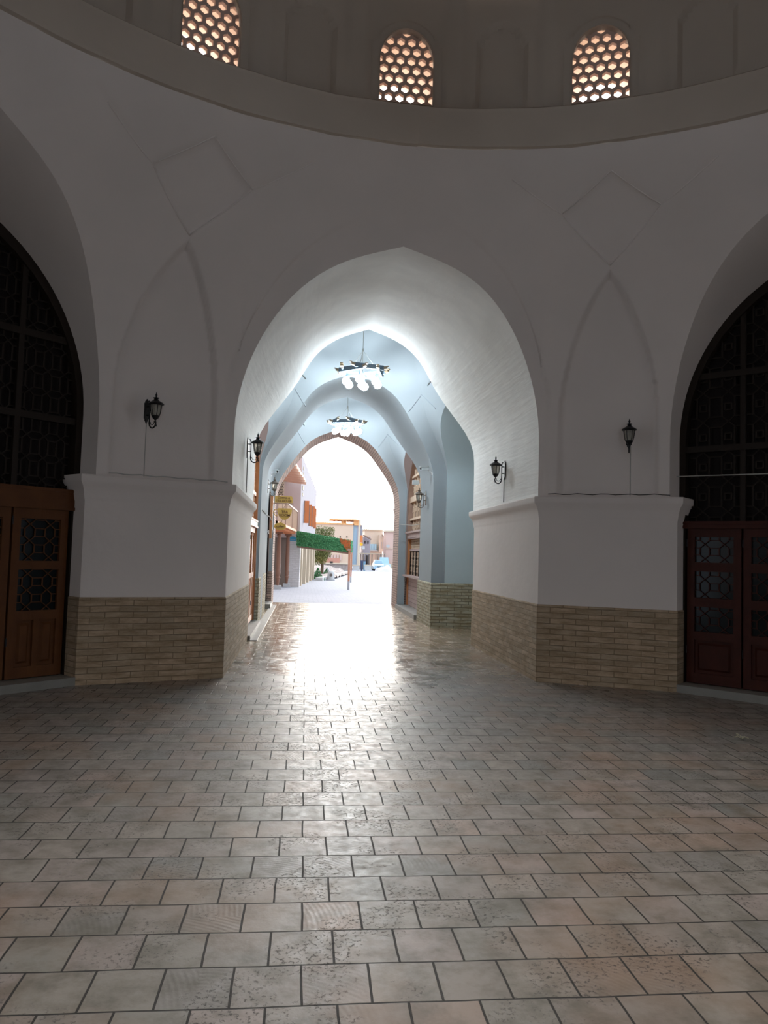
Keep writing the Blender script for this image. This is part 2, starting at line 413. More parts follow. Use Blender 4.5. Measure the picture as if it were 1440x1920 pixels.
NAMES = {0: ('wall_front', 'arch', 'dim white plaster wall over the bright passage arch'),
         45: ('wall_front_right', 'door', 'plaster wall around the arched shop door on the right'),
         90: ('wall_right', 'arch', 'plaster wall on the right side of the hall'),
         135: ('wall_back_right', 'wall', 'plaster wall behind on the right'),
         180: ('wall_back', 'arch', 'plaster wall behind the viewer'),
         -135: ('wall_back_left', 'wall', 'plaster wall behind on the left'),
         -90: ('wall_left', 'arch', 'plaster wall on the left side of the hall'),
         -45: ('wall_front_left', 'door', 'plaster wall around the arched shop door on the left')}
EDGE = {}
for az, (nm, kd, lb) in NAMES.items(): EDGE[az] = side_shell(az, nm, kd, lb)

def rib(name, az, pts, m, r=.009):
    mb = MB(); q = []
    for (a0, z0), (a1, z1) in zip(pts, pts[1:]): q += [(a0+(a1-a0)*i/10, z0+(z1-z0)*i/10) for i in range(10)]
    q.append(pts[-1])
    mb.tube([P3(az+a, z, rsurf(az+a, z)+.010*noise.noise(P3(az+a, z, 5)*.9)+.004) for a, z in q], r, 5)
    return struct(mb.build(name, m, smooth=True), 'raised plaster crease')
rn = 70
for c_ in (-22.5, 22.5):
    for s_ in (-1, 1):
        rib('trim_%d' % rn, c_, [(0, 4.95), (5.2*s_, 5.37), (11*s_, 5.60)], PL); rib('trim_%d' % (rn+1), c_, [(5.2*s_, 5.37), (0, 5.62)], PL); rn += 2
# drum ring, drum wall and dome
mb = MB(); prof = [(5.40, 5.80), (5.10, 5.775), (4.985, 5.765), (4.975, 5.80), (5.0, 6.14), (4.985, 6.17), (5.02, 6.20), (5.18, 6.23)]
rows = []
for r, z in prof:
    rows.append([P3(t*2, z + .010*noise.noise((t*.5, z, 0)), r + .012*noise.noise((t*.35, 3, z))) for t in range(181)])
mb.grid(rows)
struct(mb.build('trim_1', PLD, smooth=True, angle=35), 'plaster ring ledge running under the lattice windows')
WOFF = -1.3; WH = 3.15; RD = 5.18
mb = MB()
def win_arch(d, hw=WH, zs=6.76, rise=.34): return zs + rise*gcurve(d/hw, .12, 2.4)
def drum_rel(d, z):
    """d degrees from a window centre (sector +-11.25); blind niche at the sector edge, raised pilasters between"""
    e = 11.25-abs(d); v = 0
    if e < 3.1: v += .06*sst(0, .03, win_arch(e, 3.1, 6.8, .45)-z)*sst(0, .3, 3.1-e)*sst(6.26, 6.29, z)
    if 4.3 < abs(d) < 7.0 : v -= .03*sst(0, .25, min(abs(d)-4.3, 7.0-abs(d)))
    if abs(d) < 4.0: v -= .02*sst(0, .03, win_arch(d, 4.0, 6.80, .42)-z)
    return v
for k in range(16):
    az = WOFF + 22.5*k
    ou = [WH + (11.25-WH)*i/16 for i in range(17)]
    ins = [u*WH for u in usp(17)]
    cols = [-x for x in ou[::-1]] + ins[1:-1] + ou
    mb.grid([[P3(az+d, z, RD + (drum_rel(d, z))) for d in cols] for z in (6.22, 6.25, 6.28)])
    rows = []
    for j in range(31):
        r_ = []
        for d in cols:
            z0 = win_arch(d) if abs(d) < WH-1e-6 else 6.76
            z = z0 + (7.6-z0)*j/30
            r_.append(P3(az+d, z, RD + drum_rel(d, z)))
        rows.append(r_)
    mb.grid(rows)
    for sg in (-1, 1):
        cc = sorted(sg*x for x in ou)
        mb.grid([[P3(az+d, 6.28+.48*j/6, RD + drum_rel(d, 6.28+.48*j/6)) for d in cc] for j in range(7)])
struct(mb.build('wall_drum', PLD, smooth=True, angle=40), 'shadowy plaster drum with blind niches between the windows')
mb = MB(); rows = []
for r, z in [(5.16, 7.55), (5.10, 7.6), (5.10, 7.72), (5.2, 7.75)] + [(5.2*cos(a*pi/24), 7.75+2.7*sin(a*pi/24)) for a in range(1, 12)] + [(0.01, 10.45)]:
    rows.append([P3(t*3, z, r) for t in range(121)])
mb.grid(rows)
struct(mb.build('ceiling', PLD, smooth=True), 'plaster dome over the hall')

mb = MB(); mb.grid([[P3(t*3, 6.12, r) for t in range(121)] for r in (5.3, 9.5)])  # unseen roof, added so skylight bounces up into the window reveals
struct(mb.build('roof', TER), 'unseen pale roof added around the drum to bounce skylight into the windows')
# lattice windows of the drum
def hex_pts(cx, cz, r): return [(cx + r*sin(k*pi/3), cz + r*cos(k*pi/3)) for k in range(6)]
def make_window(n):
    root = thing('window_%d' % n, (0, 0, 0), kind='structure')
    mb = MB(); pit = .1165; R0 = pit/math.sqrt(3); rh = .047; T = .045; rowh = pit*.88
    for j in range(-1, 9):
        for i in range(-4, 5):
            cx = i*pit + (pit/2 if j % 2 else 0); cz = 6.285 + j*rowh
            if abs(cx) > .40: continue
            o_ = [(cx + R0*sin(k*pi/3), cz + R0*cos(k*pi/3)*.88/.866) for k in range(6)]
            rj = rh*(1+.06*noise.noise((i*3.1, j*2.7, n))); h_ = hex_pts(cx, cz, rj)
            if cz < 6.22: h_ = [(a, max(b, 6.20)) for a, b in h_]
            if j == 3 and i == -1 and n == 1:     # one broken web as in the photo
                h_ = [(a*1.0-.008, b) for a, b in h_]
            b = len(mb.v)
            for y in (0, T):
                for pts in (o_, h_):
                    for a, c in pts: mb.v.append((a, y, c))
            for k in range(6):
                m_ = (k+1) % 6
                mb.face([b+k, b+m_, b+6+m_, b+6+k]); mb.face([b+6+k, b+6+m_, b+18+m_, b+18+k]); mb.face([b+12+m_, b+12+k, b+18+k, b+18+m_])
    mb.build('lattice', LAT, root)
    rv = MB(); pts = [(-.34, 6.18), (-.34, 6.8)] + [(u*.34, 6.8+.40*gcurve(u, .12, 2.4)) for u in usp(13)[1:-1]] + [(.34, 6.8), (.34, 6.18), (-.34, 6.18)]
    rv.grid([[(a, y, c) for a, c in pts] for y in (-.02, .35, .7, 1.05)])
    rv.build('reveal', TER, root)
    sl = MB(); q = [(-WH*1.02, 6.28), (-WH*1.02, 6.76)] + [(u*WH*1.02, win_arch(u*WH)+.002) for u in usp(17)[1:-1]] + [(WH*1.02, 6.76), (WH*1.02, 6.28), (-WH*1.02, 6.28)]
    rows = []
    for rr in (RD-.035, RD+.06):
        rows.append([(rr*sin(R(a)), rr*cos(R(a))-(RD+.045), c) for a, c in q])
    sl.grid(rows); sl.build('surround', PLD, root)
    return root
w0 = make_window(1)
for k in range(16):
    o = w0 if k == 0 else copy_tree(w0)
    o.name = 'window_%d' % (k+1)
    az = WOFF+22.5*k
    o.location = (CX + (RD+.045)*sin(R(az)), CY + (RD+.045)*cos(R(az)), 0); o.rotation_euler.z = -R(az)
print('part 2 ok')
# ================================================================ lower walls, dados, cornices
def sweep(path, prof, mb=None):
    """path: 2D points walked with the room on the right hand; prof: (offset to the room, z)"""
    mb = mb or MB(); P = [Vector((a, b)) for a, b in path]; n = len(P); mit = []
    for i in range(n):
        d0 = (P[i]-P[i-1]).normalized() if i else None; d1 = (P[i+1]-P[i]).normalized() if i < n-1 else None
        n0 = Vector((d0.y, -d0.x)) if d0 else None; n1 = Vector((d1.y, -d1.x)) if d1 else None
        if n0 is None: m = n1
        elif n1 is None: m = n0
        else:
            m = (n0+n1); m = m/max(.2, m.dot(n0))
        mit.append(m)
    rows, uvs = [], []; u = 0
    for i in range(n):
        if i: u += (P[i]-P[i-1]).length
        rows.append([(P[i].x+mit[i].x*o, P[i].y+mit[i].y*o, z) for o, z in prof])
        vv = [prof[0][1]]
        for a, b in zip(prof, prof[1:]): vv.append(vv[-1]+math.hypot(b[0]-a[0], b[1]-a[1]))
        uvs.append([(u, x) for x in vv])
    mb.grid(rows, uvs); return mb
def dense(path, s=.25):
    out = [path[0]]
    for a, b in zip(path, path[1:]):
        L = math.hypot(b[0]-a[0], b[1]-a[1]); k = max(1, int(L/s))
        out += [(a[0]+(b[0]-a[0])*i/k, a[1]+(b[1]-a[1])*i/k) for i in range(1, k+1)]
    return out
DADO = [(0, 0), (.012, 0), (.012, .955), (.004, .97), (-.01, .97)]
WALLP = [(0, .94), (0, 2.04), (.008, 2.07), (.014, 2.10), (.022, 2.15), (.045, 2.21), (.078, 2.25), (.084, 2.27), (.086, 2.325), (.078, 2.338), (-.09, 2.342)]
def K(az, t, a): return (CX + a*sin(R(az)) + t*cos(R(az)), CY + a*cos(R(az)) - t*sin(R(az)))
kinds = {a: NAMES[a][1] for a in NAMES}
SIDEN = {-45: 'left', 0: 'right', 45: 'side_right', 90: 'back_right', 135: 'far_right', 180: 'far_left', -135: 'back_left', -90: 'side_left'}
tn = 2
for az in (0, 45, 90, 135, 180, -135, -90, -45):
    a2 = ((az+45+180) % 360)-180
    if a2 == -180: a2 = 180
    def ends(a, sg):
        k = kinds[a]
        if k == 'arch': return [K(a, sg*HW, AL+3.4), K(a, sg*HW, AL)]
        if k == 'door': return [K(a, sg*HW, AL+.35), K(a, sg*HW, AL)]
        return [K(a, 0, AL), K(a, sg*HW, AL)]
    p = ends(az, 1) + ends(a2, -1)[::-1]
    if az == 0: p = [(5.6, 12.96), (2.95, 12.96)] + p[1:]
    if a2 == 0: p = p[:-1] + [(-.95, 13.0), (-1.35, 13.0)]
    struct(sweep(dense(p), WALLP).build('wall_lower_'+SIDEN[az], PL, smooth=True, angle=30), 'lower plaster wall with projecting cornice')
    struct(sweep(dense(p), DADO).build('trim_%d' % tn, BRL if az in (0, -45) else BR), 'exposed brick dado'); tn += 1
PIERD = [(0, 0), (.02, 0), (.02, .94), (.008, .96), (-.02, .96)]
for p in ([(2.95, 17.75), (2.71, 17.75), (2.71, 15.85), (5.6, 15.85)], [(-1.3, 15.95), (-.97, 15.95), (-1.04, 20.15), (-1.3, 20.15)]):
    struct(sweep(dense(p), PIERD).build('trim_%d' % tn, BRG), 'mossy brick dado of the middle pier'); tn += 1
for p in ([(2.68, 22.80), (2.68, 21.6), (2.95, 21.6)], [(-1.3, 21.45), (-.94, 21.45), (-.94, 22.80)]):
    struct(sweep(dense(p), PIERD).build('trim_%d' % tn, BRE), 'brick dado at the street arch'); tn += 1

# ================================================================ vaulted bays of the passage
class Room:
    def __init__(s, xc, yc, hx, hy, z1, H): s.c = (xc, yc); s.h = (hx, hy); s.z1 = z1; s.H = H
    def S(s, side, t, z):
        hx, hy = s.h
        v = {'F': (t, -hy), 'B': (t, hy), 'L': (-hx, t), 'R': (hx, t)}[side]
        if z > s.z1:
            q = (z-s.z1)/(s.H-s.z1); k = math.sqrt(max(0, 1-q**2.3)); m = .92*sst(s.z1, s.z1+1.5, z)
            n = math.hypot(v[0]/hx, v[1]/hy); e = 1+(1/n-1)*m
            # shallow kite reliefs in the corners
            a = math.atan2(v[1]/hy, v[0]/hx); ph = abs(((math.degrees(a)) % 90)-45)
            lo = s.z1+.75+.045*ph; up = s.z1+1.5-.03*ph
            rel = 1
            v = (v[0]*k*e*rel, v[1]*k*e*rel)
        return Vector((s.c[0]+v[0], s.c[1]+v[1], z))
    def side(s, mb, side, op=None, zb=0.0, jz=(0, 1, 2)):
        h = s.h[0] if side in 'FB' else s.h[1]; edge = []
        if op:
            off, hw, spr, rise, c, p = op
            def zs(t):
                u = (t-off)/hw
                return spr + rise*gcurve(u, c, p) if abs(u) < 1 else spr
            ins = [off+u*hw for u in US]
            le = [-h+(off-hw+h)*i/14 for i in range(15)]; ri = [off+hw+(h-off-hw)*i/14 for i in range(15)]
            cols = le + ins[1:-1] + ri
        else:
            spr = 3.0; zs = lambda t: spr
            cols = [-h+2*h*i/40 for i in range(41)]; le, ri = cols, None
        rows = []
        for j in range(61):
            f = sin(j/60*pi/2)
            rows.append([s.S(side, t, zs(t)+(s.H-zs(t))*f) for t in cols])
        mb.grid(rows)
        for cc in (le, ri):
            if cc: mb.grid([[s.S(side, t, zb+(spr-zb)*j/6) for t in cc] for j in range(7)])
        if op:
            edge = [s.S(side, off-hw, z) for z in jz] + [s.S(side, t, zs(t)) for t in ins] + [s.S(side, off+hw, z) for z in jz[::-1]]
        return edge
RA = Room(.985, 14.375, 2.005, 1.575, 3.3, 6.7)
RB = Room(.92, 19.60, 1.95, 1.90, 3.3, 6.5)
mb = MB()
eAF = RA.side(mb, 'F', (.005, 1.90, 3.0, 2.55, .2, 3.7), zb=2.30, jz=(2.30, 2.65))
eAB = RA.side(mb, 'B', (-.115, 1.84, 3.0, 2.35, .2, 3.4))
eAR = RA.side(mb, 'R', (.03, 1.46, 3.1, 1.8, .3, 3.0))
eAL = RA.side(mb, 'L', (.05, 1.42, 3.0, 1.55, .3, 3.0))
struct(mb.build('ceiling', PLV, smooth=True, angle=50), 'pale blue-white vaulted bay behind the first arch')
mb = MB()
eBF = RB.side(mb, 'F', (-.05, 1.84, 3.0, 2.35, .2, 3.4))
eBB = RB.side(mb, 'B', (-.05, 1.80, 2.8, 2.28, .25, 4.2))
eBR = RB.side(mb, 'R', (0, 1.80, 3.0, 1.75, .35, 2.8))
eBL = RB.side(mb, 'L', (1.20, .62, 2.6, .7, .3, 3.0))
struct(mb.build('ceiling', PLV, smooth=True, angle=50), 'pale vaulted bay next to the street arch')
def room_ribs(rm, n0):
    for q in range(4):
        mb = MB(); pts = []
        for i in range(25):
            ph = -11+i*22/24; a = R(45+90*q+ph); d = (cos(a), sin(a)); k = max(abs(d[0]), abs(d[1])); sx_, sy_ = d[0]/k*rm.h[0], d[1]/k*rm.h[1]
            z = rm.z1+1.62-.030*abs(ph)
            side = ('R' if d[0] > 0 else 'L') if abs(d[0]) >= abs(d[1]) else ('B' if d[1] > 0 else 'F')
            pts.append(rm.S(side, sy_ if side in 'LR' else sx_, z))
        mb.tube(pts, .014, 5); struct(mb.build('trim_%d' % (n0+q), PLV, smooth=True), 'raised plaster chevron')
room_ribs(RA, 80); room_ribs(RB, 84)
def loft(e0, e1, n=14, wob=0.0, uv=False):
    mb = MB(); rows = []; uvs = []
    L = [0.0]
    for a, b in zip(e0, e0[1:]): L.append(L[-1]+(b-a).length)
    for i in range(n+1):
        r_ = []
        for j, (a, b) in enumerate(zip(e0, e1)):
            p = a.lerp(b, i/n)
            if wob and 0 < i < n:
                q = noise.noise(p*.9)*wob; p = p + Vector((0, 0, q)) if p.z > 3.2 else p + Vector((q*.5, 0, 0))
            r_.append(p)
        rows.append(r_); uvs.append([((e1[0]-e0[0]).length*i/n, x) for x in L])
    mb.grid(rows, uvs if uv else None); return mb
struct(loft(EDGE[0], eAF, 22, .03).build('ceiling', PLB, smooth=True), 'brushed plaster barrel vault of the first passage arch')
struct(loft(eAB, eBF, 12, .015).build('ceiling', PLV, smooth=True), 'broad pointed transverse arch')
eIn = eBB
eOut = [Vector((p.x, 22.80, p.z)) for p in eIn]
struct(loft(eIn, eOut, 6, uv=True).build('ceiling', BRE), 'brick ring of the street arch')
# street facade around the arch
mb = MB(); top = [(p.x, 22.8, 8.0) for p in eOut]
mb.grid([[tuple(p) for p in eOut], top])
mb.grid([[(-9, 22.8, 0), (eOut[0].x, 22.8, 0)], [(-9, 22.8, 8), (eOut[0].x, 22.8, 8)]]); mb.grid([[(eOut[-1].x, 22.8, 0), (11, 22.8, 0)], [(eOut[-1].x, 22.8, 8), (11, 22.8, 8)]])
struct(mb.build('wall_street', BRE), 'brick street facade')
# recess on the right of the first bay
e2 = [Vector((5.6, p.y, p.z)) for p in eAR]
struct(loft(eAR, e2, 6).build('wall_recess', PLR, smooth=True), 'blue-grey plaster side recess')
mb = MB(); mb.grid([[(5.6, y, z) for y in (12.5, 16.2)] for z in (0, 6)])
struct(mb.build('wall_recess_end', PLR), 'end wall of the side recess')
# the other three arches of the hall
for az, nm in ((90, 'east'), (180, 'south'), (-90, 'west')):
    n = Vector((sin(R(az)), cos(R(az)), 0)); c = Vector((CX, CY, 0)); e = EDGE[az]
    far = [p + n*(AL+3.4-(p-c).dot(n)) for p in e]
    struct(loft(e, far, 6).build('ceiling', PLB, smooth=True), 'barrel vault of a side passage')
# reveals of the two hall shop doors
DO = .30
def door_front(az):
    n = Vector((sin(R(az)), cos(R(az)), 0)); tt = Vector((cos(R(az)), -sin(R(az)), 0)); c = Vector((CX, CY, 0)); e = EDGE[az]; a = AL+DO
    far = [c + n*a - tt*2.0 + Vector((0, 0, z)) for z in (2.30, 2.65)]
    far += [c + n*a + tt*(2.0*u) + Vector((0, 0, 3.05+2.25*gcurve(u, .25, 2.9))) for u in US]
    far += [c + n*a + tt*2.0 + Vector((0, 0, z)) for z in (2.65, 2.30)]
    return far
for az, nm in ((45, 'right'), (-45, 'left')):
    struct(loft(EDGE[az], door_front(az), 10, .01).build('wall_reveal_'+nm, PL, smooth=True), 'plaster reveal over the arched shop door')

# ================================================================ wooden arched shop fronts
def lattice(mb, x0, x1, z0, z1, P=.2, v=.15, w=.013, d=.02, y=0.0, inside=None, squares=False):
    a = P*.25; dz = P*.42; segs = []
    per = v+dz; nch = max(1, round((x1-x0)/P)); P = (x1-x0)/nch; a = P*.25
    zz = z0 - per*.5
    ph = 0
    while zz < z1+per:
        for c in range(nch):
            xc = x0+P*(c+.5); s = 1
            for sg in (-1, 1):
                segs.append(((xc+sg*a, zz), (xc+sg*a, zz+v))); segs.append(((xc+sg*a, zz+v), (xc-sg*a, zz+v+dz)))
            for zq in (zz, zz+v):
                segs.append(((xc+a, zq), (xc+P-a if c < nch-1 else x1, zq)))
                if c == 0: segs.append(((x0, zq), (xc-a, zq)))
            if squares: 
                q = a*.55; zc = zz+v/2
                segs += [((xc-q, zc-q), (xc+q, zc-q)), ((xc+q, zc-q), (xc+q, zc+q)), ((xc+q, zc+q), (xc-q, zc+q)), ((xc-q, zc+q), (xc-q, zc-q))]
        zz += per
    ins = inside or (lambda x, z: True)
    ok = lambda x, z: x0-1e-4 <= x <= x1+1e-4 and z0 <= z <= z1 and ins(x, z)
    for (ax, az_), (bx, bz) in segs:
        M = 16; run = []
        pts = [(ax+(bx-ax)*i/M, az_+(bz-az_)*i/M) for i in range(M+1)]
        g = [p for p in pts if ok(*p)]
        if len(g) >= 2: mb.bar((g[0][0], y, g[0][1]), (g[-1][0], y, g[-1][1]), d, w, up=(0, 0, 1) if abs(g[0][0]-g[-1][0]) > 1e-5 else (0, 1, 0))
    return mb
def ring_frame(hwo, arch, wd, y0, y1, zb=0.0):
    """arch-shaped frame; arch(u)->z for u in -1..1"""
    o_ = [(-hwo, zb), (-hwo, 1.2), (-hwo, 2.4)] + [(hwo*u, arch(u)) for u in US[::2]] + [(hwo, 2.4), (hwo, 1.2), (hwo, zb)]
    i_ = [(math.copysign(max(abs(x)-wd*min(1, abs(x)/(.3*hwo)), 0), x), z - (wd*(1-min(1, max(0, abs(x)/hwo))**3) if z > 2.4 else 0)) for x, z in o_]
    mb = MB()
    mb.grid([[(x, y, z) for x, z in r] for r, y in ((o_, y1), (o_, y0), (i_, y0), (i_, y1))]); return mb
def shop_front(name, loc, az, hw, arch, m_frame, m_lat, m_back, bays, rail, lights, label, leaf_m, two_panel=True, leaf_top=None, trans=(2.95, 3.85), latP=.2, squares=False, leaf_lat=None, step=.08):
    root = thing(name, loc, -R(az), label, None, None, 'structure')
    ring_frame(hw+.02, arch, .09, -.05, .10, step).build('frame', m_frame, root)
    arcz = lambda x: arch(max(-1, min(1, x/hw)))
    mb = MB(); pts = [(-hw, step), (-hw, 2.5)] + [(hw*u, arch(u)) for u in US] + [(hw, 2.5), (hw, step)]
    mb.prism(pts, (0, .10, 0), (1, 0, 0), (0, 0, 1), (0, 1, 0), .04); mb.build('backing_panel', m_back, root)
    z0, z1 = rail
    mb = MB(); mb.box((0, -.0, (z0+z1)/2), (2*hw-.1, .13, z1-z0)); mb.box((0, -.055, z0+.02), (2*hw-.06, .05, .035)); mb.box((0, -.05, z1-.02), (2*hw-.06, .05, .03)); mb.build('lintel', leaf_m, root)
    xs = [-hw+.08 + (2*hw-.16)*k/bays for k in range(bays+1)]
    for tz in trans:
        w_ = hw-.05
        while arcz(w_) < tz+.04 and w_ > .1: w_ -= .02
        mb = MB(); mb.box((0, .01, tz), (2*w_, .06, .075)); mb.build('transom', m_frame, root)
    for k in range(1, bays):
        mb = MB(); zt = arcz(xs[k])-.06; mb.box((xs[k], .012, (z1+zt)/2), (.06, .055, zt-z1)); mb.build('mullion', m_frame, root)
    inside = lambda x, z: z < arcz(x)-.07
    for k in range(bays):
        mb = MB(); lattice(mb, xs[k]+.03, xs[k+1]-.03, z1, arcz(0), P=latP, v=latP*.8, y=.03, inside=inside, squares=squares)
        mb.build('lattice_panel', m_lat, root)
    lt = leaf_top or z0
    def leaf(k):
        xa, xb = xs[k]+.012, xs[k+1]-.012; wd = xb-xa; st = .085
        mb = MB(); zb = step+.02
        for x in (xa+st/2, xb-st/2): mb.box((x, 0, (zb+lt)/2), (st, .05, lt-zb))
        cuts = [zb] + [v for L_ in lights[::-1] for v in L_] + [lt]
        mb.box(((xa+xb)/2, 0, lt-(lt-lights[0][1])/2), (wd-2*st, .05, lt-lights[0][1]))
        for A_, B_ in zip(lights, lights[1:]): mb.box(((xa+xb)/2, 0, (A_[0]+B_[1])/2), (wd-2*st, .05, A_[0]-B_[1]))
        pz1 = lights[-1][0]-.1; pz0 = zb+.12
        mb.box(((xa+xb)/2, 0, (pz1+lights[-1][0])/2), (wd-2*st, .05, .1)); mb.box(((xa+xb)/2, 0, zb+.06), (wd-2*st, .05, .12))
        lf = mb.build('door_leaf', leaf_m, root)
        if two_panel:
            mb = MB(); mb.box(((xa+xb)/2, 0, (pz0+pz1)/2), (.06, .05, pz1-pz0)); mb.build('centre_rail', leaf_m, lf)
            spans = [(xa+st, (xa+xb)/2-.03), ((xa+xb)/2+.03, xb-st)]
        else: spans = [(xa+st, xb-st)]
        for a, b in spans:
            mb = MB(); mb.box(((a+b)/2, .015, (pz0+pz1)/2), (b-a, .015, pz1-pz0))
            fr_ = [((a, pz0), (b, pz1)), ]
            q = .035
            mb.grid([[(a+q, .008, pz0+q), (b-q, .008, pz0+q), (b-q, .008, pz1-q), (a+q, .008, pz1-q)], [(a+q*1.7, -.012, pz0+q*1.7), (b-q*1.7, -.012, pz0+q*1.7), (b-q*1.7, -.012, pz1-q*1.7), (a+q*1.7, -.012, pz1-q*1.7)]], cu=True)
            n_ = len(mb.v); mb.face([n_-4, n_-3, n_-2, n_-1])
            mb.build('raised_panel', leaf_m, lf)
        for za, zb_ in lights:
            mb = MB(); mb.box(((xa+xb)/2, .02, (za+zb_)/2), (wd-2*st, .006, zb_-za)); mb.build('pane', GD, lf)
            mb = MB(); lattice(mb, xa+st, xb-st, za, zb_, P=(wd-2*st)/2, v=.085, w=.009, d=.014, y=.0); mb.build('glazing_lattice', leaf_lat or leaf_m, lf)
        for hz in (.45, 1.75):
            mb = MB(); mb.tube([(xa-.006, -.03, hz), (xa-.006, -.03, hz+.09)], .008, 6); mb.build('hinge', IRON, lf)
    for k in range(bays): leaf(k)
    return root
hall_arch = lambda u: 3.05+2.25*gcurve(u, .25, 2.9)
def hallpos(az): 
    x, y = K(az, 0, AL+DO-.02); return (x, y, 0)
shop_front('door_1', hallpos(-45), -45, 2.0, hall_arch, WL, WL, WB, 6, (1.93, 2.17), [(1.36, 1.82), (.82, 1.27)],
           'wide arched wooden shop front on the left with orange-brown glazed doors under a dark lattice', WD, True)
shop_front('door_2', hallpos(45), 45, 2.0, hall_arch, WL, WL, WB, 6, (1.97, 2.06), [(1.56, 1.87), (1.13, 1.45), (.72, 1.02)],
           'wide arched wooden shop front on the right with deep red glazed doors under a dark lattice', WDR, False, squares=True, latP=.3)
shop_front('door_3', (-1.08, 14.425, 0), -90, 1.44, lambda u: 3.0+1.57*gcurve(u, .3, 3.0), WO, WLT, WO, 4, (2.0, 2.16), [(1.1, 1.9)],
           'orange wooden shop front in the first bay on the left', WO, True, trans=(2.7, 3.5), latP=.16, step=.10)
shop_front('door_5', (-1.10, 20.80, 0), -90, .63, lambda u: 2.6+.7*gcurve(u, .3, 3.0), WB, WL, WB, 2, (2.0, 2.1), [(.9, 1.9)],
           'narrow dark shop door near the street arch on the left', WB, False, trans=(), latP=.2, step=.12)
# brown shop window on the right by the street, pale lattice over a plank counter
def counter_shop():
    root = thing('door_4', (3.02, 19.675, 0), -R(90), 'brown lattice shop window with plank counter front by the street arch', None, None, 'structure')
    hw = 1.80; arch = lambda u: 3.0+1.75*gcurve(u, .35, 2.8); arcz = lambda x: arch(max(-1, min(1, x/hw)))
    ring_frame(hw+.02, arch, .07, -.10, .10, .10).build('frame', WBR, root)
    mb = MB(); pts = [(-hw, 2.0), (-hw, 2.5)] + [(hw*u, arch(u)) for u in US] + [(hw, 2.5), (hw, 2.0)]
    mb.prism(pts, (0, .10, 0), (1, 0, 0), (0, 0, 1), (0, 1, 0), .04); mb.build('backing_panel', WBR, root)
    mb = MB(); mb.box((0, -.04, 2.08), (2*hw, .16, .16)); mb.box((0, -.09, 2.17), (2*hw, .16, .05)); mb.box((0, -.07, 2.0), (2*hw, .10, .03)); mb.build('lintel', WPK, root)
    for tz, h in ((2.55, .06), (3.12, .16), (3.75, .06), (4.25, .05)):
        w_ = hw-.04
        while arcz(w_) < tz+.05: w_ -= .02
        mb = MB(); mb.box((0, .0, tz), (2*w_, .09, h)); mb.build('transom', WLT, root)
    for k in range(1, 7):
        x = -hw+2*hw*k/7; zt = arcz(x)-.05; mb = MB(); mb.box((x, .02, (2.2+zt)/2), (.035, .05, zt-2.2)); mb.build('mullion', WLT, root)
    for k in range(7):
        xa, xb = -hw+2*hw*k/7+.02, -hw+2*hw*(k+1)/7-.02; mb = MB()
        for i in range(1, 5):
            x = xa+(xb-xa)*i/5; zt = arcz(x)-.06
            if zt > 2.3: mb.bar((x, .05, 2.2), (x, .05, zt), .016, .016)
        for zc in (2.36, 2.83, 3.42, 4.0):
            for x in (xa+(xb-xa)*.3, xa+(xb-xa)*.7):
                if arcz(x) < zc+.15: continue
                hx = [(x+.07*sin(q*pi/3), zc+.09*cos(q*pi/3)) for q in range(7)]
                for p, q in zip(hx, hx[1:]): mb.bar((p[0], .03, p[1]), (q[0], .03, q[1]), .02, .016)
        mb.build('lattice_panel', WLT, root)
    mb = MB()
    for x in (-hw+.06, hw-.06): mb.box((x, -.02, 1.05), (.12, .14, 1.9))
    mb.build('post', WO, root)
    mb = MB(); mb.box((0, .02, 1.48), (2*hw-.2, .01, 1.0)); mb.build('pane', GD, root)
    for k in range(7):
        x = -hw+.16+(2*hw-.32)*k/6; mb = MB(); mb.box((x, .0, 1.3), (.045, .05, .68)); mb.build('mullion', WB, root)
    mb = MB(); mb.box((0, -.0, 1.68), (2*hw-.2, .07, .06)); mb.build('transom', WPK, root)
    for k in range(6):
        xa = -hw+.2+(2*hw-.36)*k/6; mb = MB(); mb2 = MB()
        lattice(mb, xa, xa+.5, .98, 1.63, P=.25, v=.1, w=.016, d=.015, y=.0); mb.build('glazing_lattice', WLT, root)
        lattice(mb2, xa, xa+.5, 1.72, 1.97, P=.17, v=.08, w=.018, d=.015, y=.0); mb2.build('fanlight_lattice', WLT, root)
    mb = MB(); mb.box((0, -.10, .95), (2*hw-.12, .24, .05)); mb.build('counter', WPK, root)
    mb = MB()
    for k in range(7): mb.box((0, -.03, .17+k*.112), (2*hw-.24, .04, .104))
    mb.build('plank_front', WPK, root)
    return root
counter_shop()
def step(c, d, rz, nm, m=None):
    mb = MB(); mb.box((0, 0, d[2]/2), d); o = mb.build(nm, m or STONE); o.location = (c[0], c[1], 0); o.rotation_euler.z = rz; struct(o, 'worn stone step'); return o
for az in (45, -45):
    x, y = K(az, 0, AL+.24); step((x, y), (3.9, .50, .09), -R(az), 'trim_%d' % tn); tn += 1
step((2.80, 19.68), (.34, 3.75, .11), 0, 'trim_%d' % tn); tn += 1
step((-1.0, 14.48), (.22, 2.9, .08), 0, 'trim_%d' % tn); tn += 1
step((-.99, 20.8), (.22, 1.25, .12), 0, 'trim_%d' % tn); tn += 1
mb = MB(); mb.box((-.85, 17.3, .006), (.16, 8.6, .012)); struct(mb.build('trim_%d' % tn, STONE), 'stone kerb strip along the left wall'); tn += 1
print('part 3 ok')
